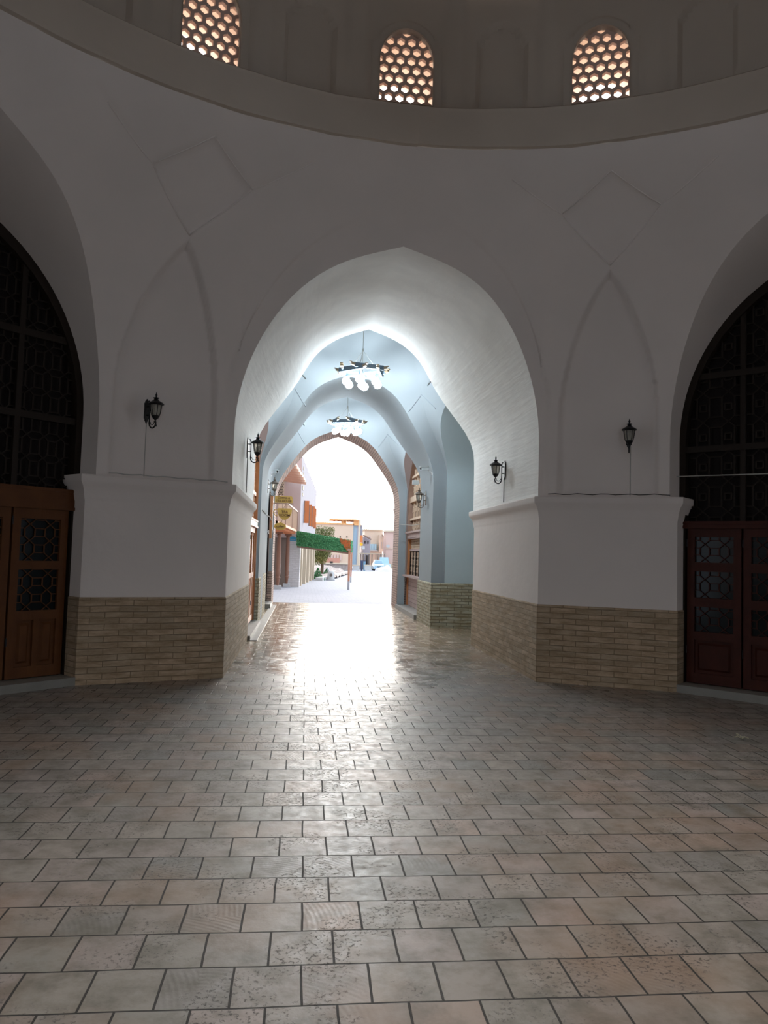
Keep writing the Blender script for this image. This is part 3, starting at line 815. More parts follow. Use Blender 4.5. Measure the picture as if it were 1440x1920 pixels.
# ================================================================ wall lanterns
def make_lantern(m_iron=IRON):
    root = thing('wall_lantern', (0, 0, 0))
    yl = -.145
    mb = MB()   # back plate: shaped board with pointed ends
    out = [(0, .145), (.012, .125), (.022, .12), (.024, .10), (.034, .095), (.034, -.085), (.024, -.09), (.020, -.11), (.010, -.118), (0, -.14)]
    out = out + [(-a, b) for a, b in out[::-1][1:-1]]
    mb.prism(out, (0, 0, 0), (1, 0, 0), (0, 0, 1), (0, -1, 0), .016); mb.build('back_plate', m_iron, root)
    mb = MB()
    pts = [(0, -.015, .055), (0, -.05, .055)]; mb.tube(pts, .007); mb.tube([(0, -.015, -.045), (0, -.05, -.045)], .007)
    arm = [(0, -.040, .115), (0, -.050, .10), (0, -.055, .06), (0, -.055, -.08)]
    arm += [(0, -.055-.05*(1-cos(a)), -.135-.06*sin(a)) for a in [pi*k/12 for k in range(13)]]
    arm += [(0, -.150, -.118), (0, yl, -.108)]
    mb.tube(arm, [.006]*4+[.0085]*13+[.007, .006])
    mb.tube([(0, -.066, -.130), (0, -.085, -.155), (0, -.108, -.16), (0, -.125, -.148), (0, -.132, -.130)], .004, 6)
    for c in ((0, -.040, .118), (0, -.066, -.13), (0, -.134, -.126)):
        mb.lathe([(0, -.009), (.008, -.005), (.009, 0), (.008, .005), (0, .009)], c, 8)
    mb.tube([(0, -.165, -.16), (0, -.160, -.185)], [.007, .003], 6)
    mb.build('arm', m_iron, root, smooth=True)
    mb = MB(); mb.lathe([(.0, -.112), (.010, -.108), (.014, -.100), (.030, -.088), (.042, -.07), (.046, -.058), (.040, -.052), (0, -.05)], (0, yl, 0), 12); mb.build('base_cup', m_iron, root, smooth=True, angle=40)
    mb = MB(); mb.lathe([(.036, -.055), (.050, -.02), (.057, .03), (.060, .07)], (0, yl, 0), 12); mb.build('glass_shade', GLS, root)
    mb = MB()
    for k in range(6):
        a = k*pi/3; mb.tube([(r*cos(a), yl+r*sin(a), z) for r, z in ((.042, -.062), (.054, -.02), (.061, .03), (.066, .075))], .0045, 5)
    mb.build('cage', m_iron, root)
    mb = MB(); mb.lathe([(.070, .062), (.092, .074), (.090, .082), (.070, .098), (.045, .112), (.030, .122), (.024, .134), (.0, .136)], (0, yl, 0), 12)
    rf = mb.build('roof', m_iron, root, smooth=True, angle=35)
    for k in range(6):
        a = k*pi/3; mb = MB()
    mb = MB(); mb.lathe([(.012, .132), (.034, .146), (.034, .150), (.014, .154), (.008, .166), (.013, .178), (.012, .186), (.006, .198), (.0, .222)], (0, yl, 0), 10); mb.build('finial', m_iron, rf, smooth=True, angle=45)
    mb = MB(); mb.lathe([(0, -.04), (.012, -.03), (.016, 0), (.012, .02), (0, .03)], (0, yl, 0), 10); mb.build('bulb', mat('frosted_bulb', (.8, .8, .78), .4), root)
    return root
IRW = mat('weathered_lantern_bronze', (.17, .13, .10), .5, metal=.3, bump=(60, .3))
IRR = mat('rust_red_lantern_paint', (.42, .13, .07), .5)
def swap(o, a, b):
    for c in kids(o):
        c.data = c.data.copy()
        for i, m in enumerate(c.data.materials):
            if m == a: c.data.materials[i] = b
        swap(c, a, b)
L0 = make_lantern()
def nich(az, t, z, a=None):
    x, y = K(az, 0, 0)
    n = (sin(R(az)), cos(R(az))); tt = (cos(R(az)), -sin(R(az)))
    A = a or 6.99
    return (CX+n[0]*A+tt[0]*t, CY+n[1]*A+tt[1]*t, z)
LS = [  # position, azimuth of wall normal, label
 (nich(-22.5, -.23, 3.10, 6.965), -58, 'black scrolled wall lantern on the dim niche beside the left shop front', None, 1.0),
 (nich(22.5, .25, 3.06), 22.5, 'black scrolled wall lantern on the dim niche beside the right shop front', None, 1.0),
 ((-.885, 10.75, 3.0), -90, 'black wall lantern on the left jamb inside the near arch', None, 1.05),
 ((2.895, 10.75, 2.83), 90, 'black wall lantern casting a shadow on the right jamb of the near arch', None, 1.0),
 ((-.97, 18.3, 3.10), -90, 'small bronze wall lantern on the left pier above the hanging shop signs', IRW, 1.15),
 ((2.71, 16.9, 2.85), 90, 'bronze wall lantern on the right pier in front of the brown lattice', IRW, 1.15),
 ((2.735, 22.82, 2.84), 180, 'small rust-red lantern outside on the right edge of the street arch', IRR, 1.0),
]
for i, (p, az, lb, mm, s) in enumerate(LS):
    o = L0 if i == 0 else copy_tree(L0)
    o.location = p; o.rotation_euler.z = -R(az); o.scale = (s, s, s)
    tag(o, lb, 'wall lantern', 'scrolled wall lanterns')
    if mm: swap(o, IRON, mm)
# conduits and cables on the walls
def wire(name, pts, r, m, label, cat):
    mb = MB(); mb.tube(pts, r, 6); return tag(mb.build(name, m, smooth=True), label, cat)
wire('conduit', [(2.88, 10.75, 2.70), (2.88, 10.75, 2.36)], .008, PIPE, 'grey conduit below the lantern on the right jamb of the near arch', 'conduit')
wire('conduit', [(-.87, 10.75, 2.86), (-.87, 10.75, 2.36)], .008, PIPE, 'grey conduit below the lantern on the left jamb of the near arch', 'conduit')
a = nich(22.5, .20, 2.9, 6.915); b = nich(22.5, .20, 2.35, 6.915)
wire('conduit', [nich(22.5, .27, 2.95, 6.915+.055), nich(22.5, .27, 2.35, 6.915+.055)], .006, CABLE, 'thin plastered conduit under the lantern by the right shop front', 'conduit')
wire('conduit', [nich(-22.5, -.22, 2.98, 6.97), nich(-22.5, -.22, 2.35, 6.97)], .005, CABLE, 'thin plastered conduit under the lantern by the left shop front', 'conduit')
DKC = mat('dark_cable', (.05, .045, .04), .7)
def on_ledge(az, t0, t1, n, a): 
    return [nich(az, t0+(t1-t0)*i/n, 2.350+.006*sin(i*1.9), a+.01*sin(i*1.3)) for i in range(n+1)]
wire('cable', on_ledge(-22.5, -.62, .72, 16, 6.83), .007, CABLE, 'pale cable lying along the cornice under the left lantern', 'cable')
wire('cable', on_ledge(22.5, -.70, .72, 16, 6.83), .006, DKC, 'dark cable lying along the cornice under the right lantern', 'cable')
x0, y0 = K(45, -1.98, AL+.05); x1, y1 = K(45, 1.98, AL+.05)
wire('cable', [(x0, y0, 2.60), ((x0+x1)/2, (y0+y1)/2, 2.58), (x1, y1, 2.62)], .007, CABLE, 'cable stretched across the right shop front in front of the dark lattice', 'cable')
wire('cable', [(-.965, 16.4, 2.42), (-.955, 18.2, 2.40), (-.955, 19.9, 2.42), (-.93, 21.5, 2.05)], .010, CABLE, 'pale cable running along the left pier towards the shop signs', 'cable')
wire('cable', [(2.87, 17.9, 2.32), (2.86, 20, 2.34), (2.70, 21.55, 2.42), (2.66, 22.0, 2.44)], .008, CABLE, 'upper pale cable on the right wall by the street arch', 'cable')
wire('cable', [(2.87, 21.4, 1.93), (2.70, 21.62, 1.94), (2.66, 22.0, 1.93)], .008, CABLE, 'lower pale cable on the right wall by the street arch', 'cable')
# security cameras
WHT = mat('white_camera_plastic', (.72, .74, .74), .4); LENS = mat('black_lens', (.01, .01, .012), .1)
def sec_camera(p, dirv, label):
    o = thing('security_camera', p, 0, label, 'security camera')
    d = Vector(dirv).normalized()
    mb = MB(); mb.bar((0, 0, 0), d*.20, .07, .065); mb.bar(d*-.01+Vector((0, 0, .04)), d*.23+Vector((0, 0, .04)), .085, .012); mb.build('body', WHT, o)
    mb = MB(); mb.tube([d*.19, d*.207], .024, 10); mb.build('lens', LENS, o)
    s = 1 if p[0] > 0 else -1
    mb = MB(); mb.tube([(0, 0, -.02), (s*.03, 0, -.07), (s*.09, 0, -.09)], .010); mb.box((s*.095, 0, -.09), (.015, .06, .09)); mb.build('bracket', WHT, o)
sec_camera((2.60, 16.05, 3.44), (-.75, -.4, -.1), 'white security camera on the corner of the right pier')
sec_camera((-.86, 19.6, 3.62), (.3, -.9, -.15), 'white security camera high on the left pier above the lantern')
o = thing('floodlight', (2.60, 17.9, 3.30), 0, 'small white floodlight in front of the brown lattice above the right lantern', 'floodlight')
mb = MB(); mb.box((0, 0, 0), (.16, .05, .11)); mb.build('housing', WHT, o)
mb = MB(); mb.box((0, -.028, 0), (.14, .008, .09)); mb.build('glass', mat('floodlight_glass', (.6, .62, .6), .1), o)
mb = MB(); mb.tube([(0, .03, 0), (.05, .05, -.01), (.14, .05, -.01)], .012); mb.build('bracket', WHT, o)

# ================================================================ chandeliers
CHW = mat('glow_tinted_timber', (.10, .14, .18), .55, bump=(30, .2)); CHT = mat('light_timber_tips', (.26, .19, .12), .5)  # bluish glow of the globes is put into the brown timber's colour
GLOBE = mat('lit_white_globe', (.9, .95, 1), .3, emis=((.80, .92, 1.0), GLOBE_STRENGTH))
def chandelier(p, top, label, rz, dx=0):
    o = thing('chandelier', p, rz, label, 'chandelier', 'hexagonal timber chandeliers with white globes')
    Rr = .40
    for k in range(6):
        a = k*pi/3+pi/6; m = Vector((cos(a), sin(a), 0))*(Rr*.87); t = Vector((-sin(a), cos(a), 0))
        dz = .0 if k % 2 else .035
        mb = MB(); L = .30
        mb.bar(m-t*L+Vector((0, 0, dz)), m+t*L+Vector((0, 0, dz)), .04, .085)
        bm = mb.build('beam', CHW, o)
        for s in (-1, 1):
            q = m+t*(L-.005)*s; mb = MB()
            mb.bar(q+Vector((0, 0, dz-.004)), q+t*.07*s+Vector((0, 0, dz+.018)), .05, .05); mb.bar(q+t*.06*s+Vector((0, 0, dz+.03)), q+t*.10*s+Vector((0, 0, dz+.045)), .055, .022)
            mb.build('bracket_tip', CHT, bm)
    for k in range(3):
        a = k*pi/3+pi/3; m = Vector((cos(a), sin(a), 0))*Rr; mb = MB(); mb.bar(-m+Vector((0, 0, -.03)), m+Vector((0, 0, -.03)), .03, .025); mb.build('spoke', CHW, o)
    for k in range(6):
        a = k*pi/3; c = Vector((cos(a)*.33, sin(a)*.33, -.05)); 
        mb = MB(); mb.lathe([(.008, 0), (.008, -.06), (.03, -.075), (.032, -.10), (.02, -.105)], c, 10); st = mb.build('lamp_stem', CHW, o)
        mb = MB(); mb.lathe([(.001, -.245)]+[(.075*sin(q*pi/10), -.17-.075*cos(q*pi/10)) for q in range(1, 10)]+[(.001, -.095)], c, 16); mb.build('globe', GLOBE, st, smooth=True)
    c = Vector((0, 0, -.05)); mb = MB(); mb.lathe([(.008, .03), (.008, -.12), (.03, -.13), (.02, -.15)], c, 10); st = mb.build('lamp_stem', CHW, o)
    mb = MB(); mb.lathe([(.001, -.295)]+[(.078*sin(q*pi/10), -.215-.078*cos(q*pi/10)) for q in range(1, 10)]+[(.001, -.135)], c, 16); mb.build('globe', GLOBE, st, smooth=True)
    h = .42
    for k in range(6):
        if k % 2: continue
        a = k*pi/3; mb = MB(); mb.tube([(cos(a)*.36, sin(a)*.36, .03), (0, 0, h)], .005, 5); mb.build('suspension_cable', PIPE, o)
    mb = MB(); mb.tube([(0, 0, .0), (0, 0, h)], .007, 6); mb.lathe([(0, h-.03), (.02, h-.02), (.02, h+.03), (0, h+.05)], (0, 0, 0), 8); mb.tube([(0, 0, h), (0, 0, top-p[2])], .006, 6); mb.build('suspension_rod', PIPE, o)
    return o
chandelier((.98, 14.37, 5.08), 6.68, 'nearer chandelier with clustered glowing white globes under the first vaulted bay', .3)
chandelier((.98, 19.67, 4.98), 6.48, 'farther and smaller-looking glowing chandelier just above the street arch', .75)

# added fill lamp, out of frame above the viewer, to brighten the hall floor
hl = thing('fill_pendant', (1.0, 3.2, 5.6), 0, 'unseen shaded fill lamp added above the viewer to brighten the hall floor', 'lamp')
mb = MB(); mb.lathe([(.62, -.66), (.60, -.64), (.50, -.02), (.30, .10), (.05, .14), (.0, .14)], n=28); mb.build('shade', IRON, hl, smooth=True)
mb = MB(); mb.lathe([(.001, -.06), (.40, -.06), (.42, -.03), (.40, 0), (.001, 0)], n=28); mb.build('diffuser', mat('lit_diffuser', (.9, .85, .8), .6, emis=((1.0, .92, .84), FILL_LAMP)), hl)
mb = MB(); mb.tube([(0, 0, .13), (0, 0, 4.75)], .008, 6); mb.build('suspension_cable', PIPE, hl)

# ================================================================ hanging shop signs (left, by the street arch)
GOLD = mat('golden_sign_board', (.60, .36, .07), .5, bump=(20, .2), var=(10, .4, (.50, .28, .05))); INK = mat('carved_dark_lettering', (.16, .07, .02), .6)
def text_mesh(body, size, parent, loc, name='lettering', m=None, ext=.004):
    cu = bpy.data.curves.new('t', 'FONT'); cu.body = body; cu.size = size; cu.align_x = 'CENTER'; cu.align_y = 'CENTER'; cu.extrude = ext; cu.offset = size*.012; cu.space_line = .9
    ob = bpy.data.objects.new('t', cu); COL.objects.link(ob)
    me = bpy.data.meshes.new_from_object(ob.evaluated_get(bpy.context.evaluated_depsgraph_get())); bpy.data.objects.remove(ob)
    me.materials.clear(); me.materials.append(m or INK)
    o = bpy.data.objects.new(name, me); COL.objects.link(o); o.parent = parent; o.location = loc; o.rotation_euler = (pi/2, 0, 0); return o
SY = 20.25; bx = -.965
br = thing('sign_bracket', (bx, SY, 2.45), 0, 'brown wooden wall board and arm carrying the golden shop signs', 'sign bracket')
mb = MB(); mb.box((.02, 0, 0), (.07, .10, 1.15)); mb.build('wall_board', WO, br)
mb = MB(); mb.bar((.03, 0, .37), (.60, 0, .37), .03, .03); mb.tube([(.05, 0, .10), (.20, 0, .14), (.34, 0, .24), (.40, 0, .36)], .008, 6); mb.build('arm', WBR, br)
s1 = thing('hanging_sign', (bx+.335, SY, 2.93), 0, 'rectangular golden board reading COFFEE & TEA HOUSE, topmost of the hanging signs', 'sign')
mb = MB(); mb.prism([(-.24, -.09), (.24, -.09), (.24, .05), (.21, .09), (-.24, .09)], (0, .012, 0), (1, 0, 0), (0, 0, 1), (0, -1, 0), .024); mb.build('board', GOLD, s1)
text_mesh('COFFEE &', .075, s1, (0, -.016, .040)); text_mesh('TEA HOUSE', .080, s1, (0, -.016, -.042))
for sx in (-.18, .18):
    mb = MB(); mb.bar((sx, 0, -.10), (sx, 0, -.09+.02), .012, .012); mb.build('peg', WBR, s1)
s2 = thing('hanging_sign', (bx+.37, SY, 2.54), 0, 'golden teacup-shaped sign reading TEA ROOM hanging below the arm', 'sign')
cup = [(-.19, .15), (.19, .15), (.195, .09), (.18, .0), (.14, -.08), (.07, -.14), (0, -.165), (-.07, -.14), (-.14, -.08), (-.18, .0), (-.195, .09)]
mb = MB(); mb.prism(cup, (0, .012, 0), (1, 0, 0), (0, 0, 1), (0, -1, 0), .024); mb.build('board', GOLD, s2)
mb = MB(); mb.tube([(-.18, 0, .10), (-.26, 0, .12), (-.30, 0, .05), (-.27, 0, -.03), (-.19, 0, -.06)], .014, 6); mb.build('cup_handle', GOLD, s2)
text_mesh('TEA', .10, s2, (0, -.016, .055)); text_mesh('ROOM', .10, s2, (0, -.016, -.04))
for sx in (-.06, .06):
    mb = MB(); mb.bar((sx, 0, .14), (sx, 0, .27), .008, .008); mb.build('hanger', IRON, s2)
s3 = thing('hanging_sign', (bx+.26, SY, 2.20), 0, 'golden oval sign with script lettering, lowest of the hanging signs', 'sign')
ov = [(.16*cos(k*pi/10), .10*sin(k*pi/10) + (.02 if k in (5,) else 0)) for k in range(20)]
mb = MB(); mb.prism(ov, (0, .012, 0), (1, 0, 0), (0, 0, 1), (0, -1, 0), .024); mb.build('board', GOLD, s3)
text_mesh('coffee', .085, s3, (0, -.016, 0))
mb = MB(); mb.bar((.03, 0, .09), (.06, 0, .20), .008, .008); mb.build('hanger', IRON, s3)
# crumpled twig on the floor at the right
tw = at(1390, 1386, 6.6); tp = Vector((4.05, 6.1, 0))
d = ray(1390, 1387); tp = Vector((0, 0, CAMZ)) + d*(-CAMZ/d.z)
mb = MB()
for k in range(5):
    a = k*1.3; mb.tube([(0, 0, .01), (.03*cos(a), .03*sin(a), .03), (.06*cos(a+.5), .06*sin(a+.5), .02+.02*(k % 2))], .004, 5)
tg = mb.build('dry_twig', mat('dry_leaf', (.36, .34, .24), .8)); tg.location = (tp.x, tp.y, 0)
tag(tg, 'crumpled pale twig lying on the shadowy paving at far right', 'twig')
d = ray(443, 1242); tp = Vector((0, 0, CAMZ)) + d*(-CAMZ/d.z)
mb = MB(); mb.grid([[(-.06, -.03, .004), (0, -.035, .012), (.07, -.01, .004)], [(-.05, .03, .006), (0, .035, .016), (.06, .025, .004)]])
lf = mb.build('fallen_leaf', mat('dry_leaf_brown', (.12, .10, .06), .8)); lf.location = (tp.x+.03, tp.y, 0)
tag(lf, 'small dark fallen leaf at the foot of the left jamb', 'leaf')
print('part 4 ok')
# ================================================================ the street outside
PKW = mat('pinkish_street_plaster', (.56, .42, .38), .9, bump=(3, .3), var=(.8, .4, (.50, .38, .35)))
LVW = mat('lavender_white_plaster', (.36, .33, .35), .9, var=(.5, .4, (.33, .30, .32)))
WBK = brick_mat('whitewashed_brick', (.72, .68, .66), (.66, .62, .60), (.48, .44, .42), .3, .09, .008, uv=False, wall=True, dirt=(.60, .56, .54))
TAN = mat('tan_adobe_wall', (.74, .54, .40), .95, var=(.25, .5, (.60, .43, .32)))
TAN2 = mat('pale_cream_wall', (.70, .56, .44), .95, var=(.25, .5, (.64, .50, .40)))
PNK = mat('far_pink_wall', (.68, .47, .40), .95, var=(.2, .5, (.62, .43, .37)))
LIL = mat('lilac_grey_wall', (.52, .45, .48), .95, var=(.4, .5, (.46, .40, .44)))
ORW = mat('orange_painted_wood', (.62, .18, .05), .5, bump=(20, .2)); RAF = mat('orange_rafters', (.60, .22, .09), .6)
CRM = mat('cream_stone_post', (.64, .52, .38), .85, var=(3, .4, (.55, .44, .32))); BRN = mat('brown_shutter', (.26, .19, .15), .8, bump=(14, .3))
COLW = mat('carved_column_wood', (.24, .11, .065), .55, bump=(30, .3)); GRY = mat('grey_metal_sheet', (.36, .36, .38), .5)
RED = mat('red_brick_low_wall', (.55, .24, .17), .9, var=(1, .5, (.48, .28, .2))); RUB = mat('rubble_stone', (.34, .27, .24), .95, bump=(6, 1.0), var=(3, .8, (.5, .42, .38)))
DRK = mat('dark_opening', (.05, .035, .03), .9); CYN = mat('blue_plaque_enamel', (.02, .30, .50), .35); BLU = mat('blue_grey_cladding', (.30, .40, .48), .5, bump=(8, .2, (4, 4, .1)))
WHS = mat('white_stone', (.50, .49, .48), .7); TMB = mat('terrace_timber', (.80, .40, .15), .6)
def bx_at(px0, px1, py0, py1, Y, depth, name, m, parent, base=None):
    """a real box whose front face spans those photo columns/rows at distance Y"""
    a = at(px0, (py0+py1)/2, Y); b = at(px1, (py0+py1)/2, Y); t = at((px0+px1)/2, py0, Y); u = at((px0+px1)/2, py1, Y)
    z0 = base if base is not None else u.z
    mb = MB(); mb.box(((a.x+b.x)/2, Y+depth/2, (t.z+z0)/2), (abs(b.x-a.x), depth, t.z-z0)); return mb.build(name, m, parent)

# ---- left corner building with shutters (south face towards us, long east face along the street)
c0 = gr(558, 1101); c1 = gr(588, 1087)
dirE = Vector((c1.x-c0.x, c1.y-c0.y, 0)).normalized(); nE = Vector((dirE.y, -dirE.x, 0)); LE = (c1-c0).length
ZT = at(562, 853, c0.y).z
B = thing('corner_building', (c0.x, c0.y, 0), 0, 'two-storey pink and white corner building with orange shutters and ground floor pilasters', 'building')
def Bp(e, o, z): return dirE*e + nE*o + Vector((0, 0, z))       # along east face, outwards, up
mb = MB()
zb = -.9; ft = [Bp(0, 0, 0), Bp(LE, 0, 0), Bp(LE, -6, 0), Bp(0, -6, 0)]
ztp = [ZT, ZT-.25, ZT-.25, ZT]
z1 = 2.45+gz(c0.y)
mb.grid([[p+Vector((0, 0, z1)) for p in ft], [p+Vector((0, 0, z)) for p, z in zip(ft, ztp)]], cu=True); mb.face([4, 5, 6, 7])
mb.build('upper_wall', LVW, B)
mb = MB(); mb.grid([[Vector((-6, -.03, z)), Vector((.0, -.03, z))] for z in (2.2, ZT)]); mb.build('south_wall', PKW, B)
mb = MB(); mb.grid([[p-nE*.5*(1 if i < 2 else 0)+Vector((0, 0, z)) for i, p in enumerate(ft)] for z in (zb, z1)], cu=True); mb.build('ground_floor_recess', BRN, B)
mb = MB(); mb.box(tuple(Bp(.3, -.25, (zb+z1)/2+.1)), (.62, .62, z1-zb+.2), rz=-math.atan2(dirE.x, dirE.y)); mb.build('corner_pier', WBK, B)
for k in range(5):
    e = 3.2+(LE-3.2)*k/4.0; mb = MB(); mb.box(tuple(Bp(e-.3, -.22, (zb+z1)/2)), (.5, .55, z1-zb), rz=-math.atan2(dirE.x, dirE.y)); mb.build('pilaster', CRM, B)
mb = MB(); mb.box(tuple(Bp(LE/2, .02, z1+.02)), (.10, LE, .12), rz=-math.atan2(dirE.x, dirE.y)); mb.build('string_course', CRM, B)
# shutters: opened leaves standing out from the east face
def shutter(Y_e, zc, h, w_, nm='shutter'):
    q = Bp(Y_e, 0, zc); mb = MB(); mb.box(tuple(q+nE*w_/2), (w_, .05, h), rz=0)
    o = mb.build(nm, ORW, B)
    mb = MB(); mb.box(tuple(q+nE*.03+Vector((0, -.03, 0))), (.05, .04, h)); mb.build('shutter_edge', BRN, o)
    for s in (-.25, .25):
        mb = MB(); mb.box(tuple(q+nE*w_/2+Vector((0, -.035, s*h))), (w_*.7, .02, h*.36)); mb.build('shutter_panel', ORW, o)
for (pa, pb, ya, yb, e) in ((564.5, 578.5, 938.5, 981, 3.0), (574, 583.5, 946, 986.5, 8.5), (582, 589, 949, 988, 12.0), (586, 592.5, 953, 991, 15.5)):
    q = Bp(e, 0, 0)+Vector((c0.x, c0.y, 0)); A_ = at(pa, ya, q.y); C_ = at(pb, yb, q.y)
    shutter(e, (A_.z+C_.z)/2, A_.z-C_.z, (C_.x-q.x))
mb = MB()
for k in range(5): mb.box(tuple(Bp(1.3, .0, ZT-1.9+k*.34)), (.06, .5, .22 if k % 2 else .14), rz=-math.atan2(dirE.x, dirE.y))
mb.build('bare_brick_strip', CRM, B)
# brick grille panel on the south wall
gq = [at(520.5, 903, c0.y-.1), at(531.5, 929, c0.y-.1)]
mb = MB(); ux = gq[1].x-gq[0].x; uz = gq[0].z-gq[1].z
cxg = (gq[0].x+gq[1].x)/2-c0.x; czg = (gq[0].z+gq[1].z)/2
mb.box((cxg, -.06, czg), (ux*1.15, .06, uz*1.05)); gr_ = mb.build('brick_grille', CRM, B)
for j in range(8):
    mb = MB()
    for i in range(4):
        x = cxg-ux*.42+ux*.27*i+(ux*.13 if j % 2 else 0)
        if x > cxg+ux*.5: continue
        zz = czg-uz*.44+uz*.125*j; r_ = uz*.045
        mb.prism([(r_*cos(q*pi/3), r_*sin(q*pi/3)) for q in range(6)], (x, -.10, zz), (1, 0, 0), (0, 0, 1), (0, 1, 0), .02)
    mb.build('grille_hole_row', DRK, gr_)
q = at(536, 898.5, c0.y-.2); fl = thing('floodlight', q, 0, 'small framed floodlight on the pink wall under the orange rafters', 'floodlight')
mb = MB(); mb.box((0, 0, 0), (.30, .08, .17)); mb.build('housing', GRY, fl)
mb = MB(); mb.box((0, -.045, 0), (.24, .01, .12)); mb.build('glass', WHS, fl)
mb = MB(); mb.box((0, .09, 0), (.05, .12, .05)); mb.build('bracket', GRY, fl)
# ---- nearer left house with balcony on carved columns
k1 = gr(520, 1105); k2 = gr(537, 1101)
A = thing('balcony_house', (-1.5, 30, 0), 0, 'street house with wooden balcony and orange rafters next to the hanging signs', 'building')
def la(v): return Vector(v)-Vector((-1.5, 30, 0))
mb = MB(); mb.grid([[la((-1.75, 23.5, z)), la((-1.75, c0.y-.15, z)), la((-6, c0.y-.15, z)), la((-6, 23.5, z))] for z in (-.4, 5.3)], cu=True); mb.build('wall', WBK, A)
yb0, yb1 = 27.0, c0.y-.6
xf = lambda y: -1.02+(y-yb0)*.055
mb = MB(); mb.grid([[la((-1.8, y, 2.62)), la((xf(y), y, 2.62)), la((xf(y), y, 2.50)), la((-1.8, y, 2.50))] for y in (yb0, yb1)], cu=True); mb.build('balcony_floor', RAF, A)
for k in range(16):
    y = yb0+.2+(yb1-yb0-.4)*k/15; mb = MB(); mb.box(la(((xf(y)-1.75)/2-.1, y, 2.44)), (1.75+xf(y)+.1, .12, .12)); mb.build('joist', RAF, A)
mb = MB(); mb.bar(la((xf(yb0), yb0, 3.5)), la((xf(yb1), yb1, 3.5)), .07, .07); mb.build('handrail', WBR, A)
for k in range(40):
    y = yb0+(yb1-yb0)*k/39; mb = MB(); mb.bar(la((xf(y), y, 2.6)), la((xf(y), y, 3.48)), .035, .035); mb.build('baluster', WLT, A)
for y in (yb0+3, yb0+6.5, yb1):
    mb = MB(); mb.box(la((xf(y), y, 3.08)), (.08, .08, 1.0)); mb.build('newel_post', WBR, A)
# eaves
er = thing('rafter_eave', (-1.5, 30, 0), 0, 'overhanging eave of orange rafters above the balcony', 'roof'); er.parent = A; er.location = (0, 0, 0)
for kk in ('label', 'category'): del er[kk]
mb = MB(); mb.grid([[la((-2.2, y, 5.15)), la((xf(y)+.35, y, 4.95)), la((xf(y)+.35, y, 5.1)), la((-2.2, y, 5.35))] for y in (24, yb1)], cu=True); mb.build('roof_boards', RAF, er)
PRF = mat('pale_rafter_wood', (.78, .52, .38), .6)
for k in range(12):
    y = 24.3+(yb1-24.6)*k/11; mb = MB(); mb.bar(la((-1.9, y, 5.08)), la((xf(y)+.4, y, 4.88)), .10, .12); mb.build('rafter', PRF, er)
mb = MB(); mb.box(la((-1.72, 33.5, 2.25)), (.08, 5.0, .45)); mb.build('roller_shutter_box', GRY, A)
for i, (kp, px0) in enumerate(((k1, 520), (k2, 537))):
    h = 2.46-gz(kp.y)
    o = thing('carved_column', (kp.x, kp.y, gz(kp.y)), 0, ('nearer' if i == 0 else 'farther')+' of the two turned brown wooden columns under the balcony', 'column', 'turned balcony columns')
    mb = MB(); mb.box((0, 0, .09), (.34, .34, .18)); mb.build('stone_base', WHS, o)
    mb = MB(); mb.lathe([(.05, .18), (.06, .22), (.08, .45), (.115, .52), (.08, .58), (.10, .66), (.115, .74), (.095, .82), (.10, 1.4), (.085, h-.25), (.11, h-.22), (.10, h-.15)], n=14); mb.build('shaft', COLW, o, smooth=True, angle=40)
    mb = MB(); mb.box((0, 0, h-.08), (.34, .34, .14)); mb.build('capital', COLW, o)
pq = at(549, 1010, c0.y-.15)
pl = thing('wall_plaque', pq, 0, 'small bright blue arched plaque on the whitewashed corner pier', 'plaque')
mb = MB(); W_, H_ = .16, .11
mb.prism([(-W_, -H_), (W_, -H_), (W_, H_*.4)]+[(W_*cos(a), H_*.4+H_*.6*sin(a)) for a in [pi*k/8 for k in range(1, 8)]]+[(-W_, H_*.4)], (0, .0, 0), (1, 0, 0), (0, 0, 1), (0, 1, 0), .03); mb.build('plate', CYN, pl)
mb = MB(); mb.box((0, -.004, -.05), (.22, .006, .014)); mb.build('white_line', WHS, pl)
# ---- green awning and pergola
PSW = mat('faded_orange_post', (.50, .22, .13), .6)
AW = thing('green_awning', (0, 0, 0), 0, 'long green leafy lattice awning panel with an orange corner hanging over the street', 'awning')
GRN = mat('artificial_green_leaves', (.035, .20, .075), .7, bump=(16, 1.0), var=(9, .9, (.07, .34, .14)))
ya, yb_ = c0.y-.35, 35.6
p00, p01 = at(558, 1023, ya), at(558, 995.5, ya); p10, p11 = at(658.5, 1036, yb_), at(659, 1013.5, yb_)
mb = MB(); nseg = 48; rows_f, rows_b = [], []
vd = (p10-p00).normalized(); nn = Vector((vd.y, -vd.x, 0)).normalized()
for j in range(11):
    v = j/10; rf_ = []; 
    for i in range(nseg+1):
        u = i/nseg; p = p00.lerp(p10, u).lerp(p01.lerp(p11, u), v)
        rf_.append(p + nn*(.03+.05*noise.noise(Vector((i*.9, j*.9, 1)))))
    rows_f.append(rf_); rows_b.append([p - nn*.16 for p in rf_])
mb.grid(rows_f); mb.grid(rows_b, flip=True)
mb.grid([rows_f[0], rows_b[0]]); mb.grid([rows_f[-1], rows_b[-1]]); mb.grid([[r[0] for r in rows_f], [r[0] for r in rows_b]]); mb.grid([[r[-1] for r in rows_f], [r[-1] for r in rows_b]])
mb.build('leaf_panel', GRN, AW)
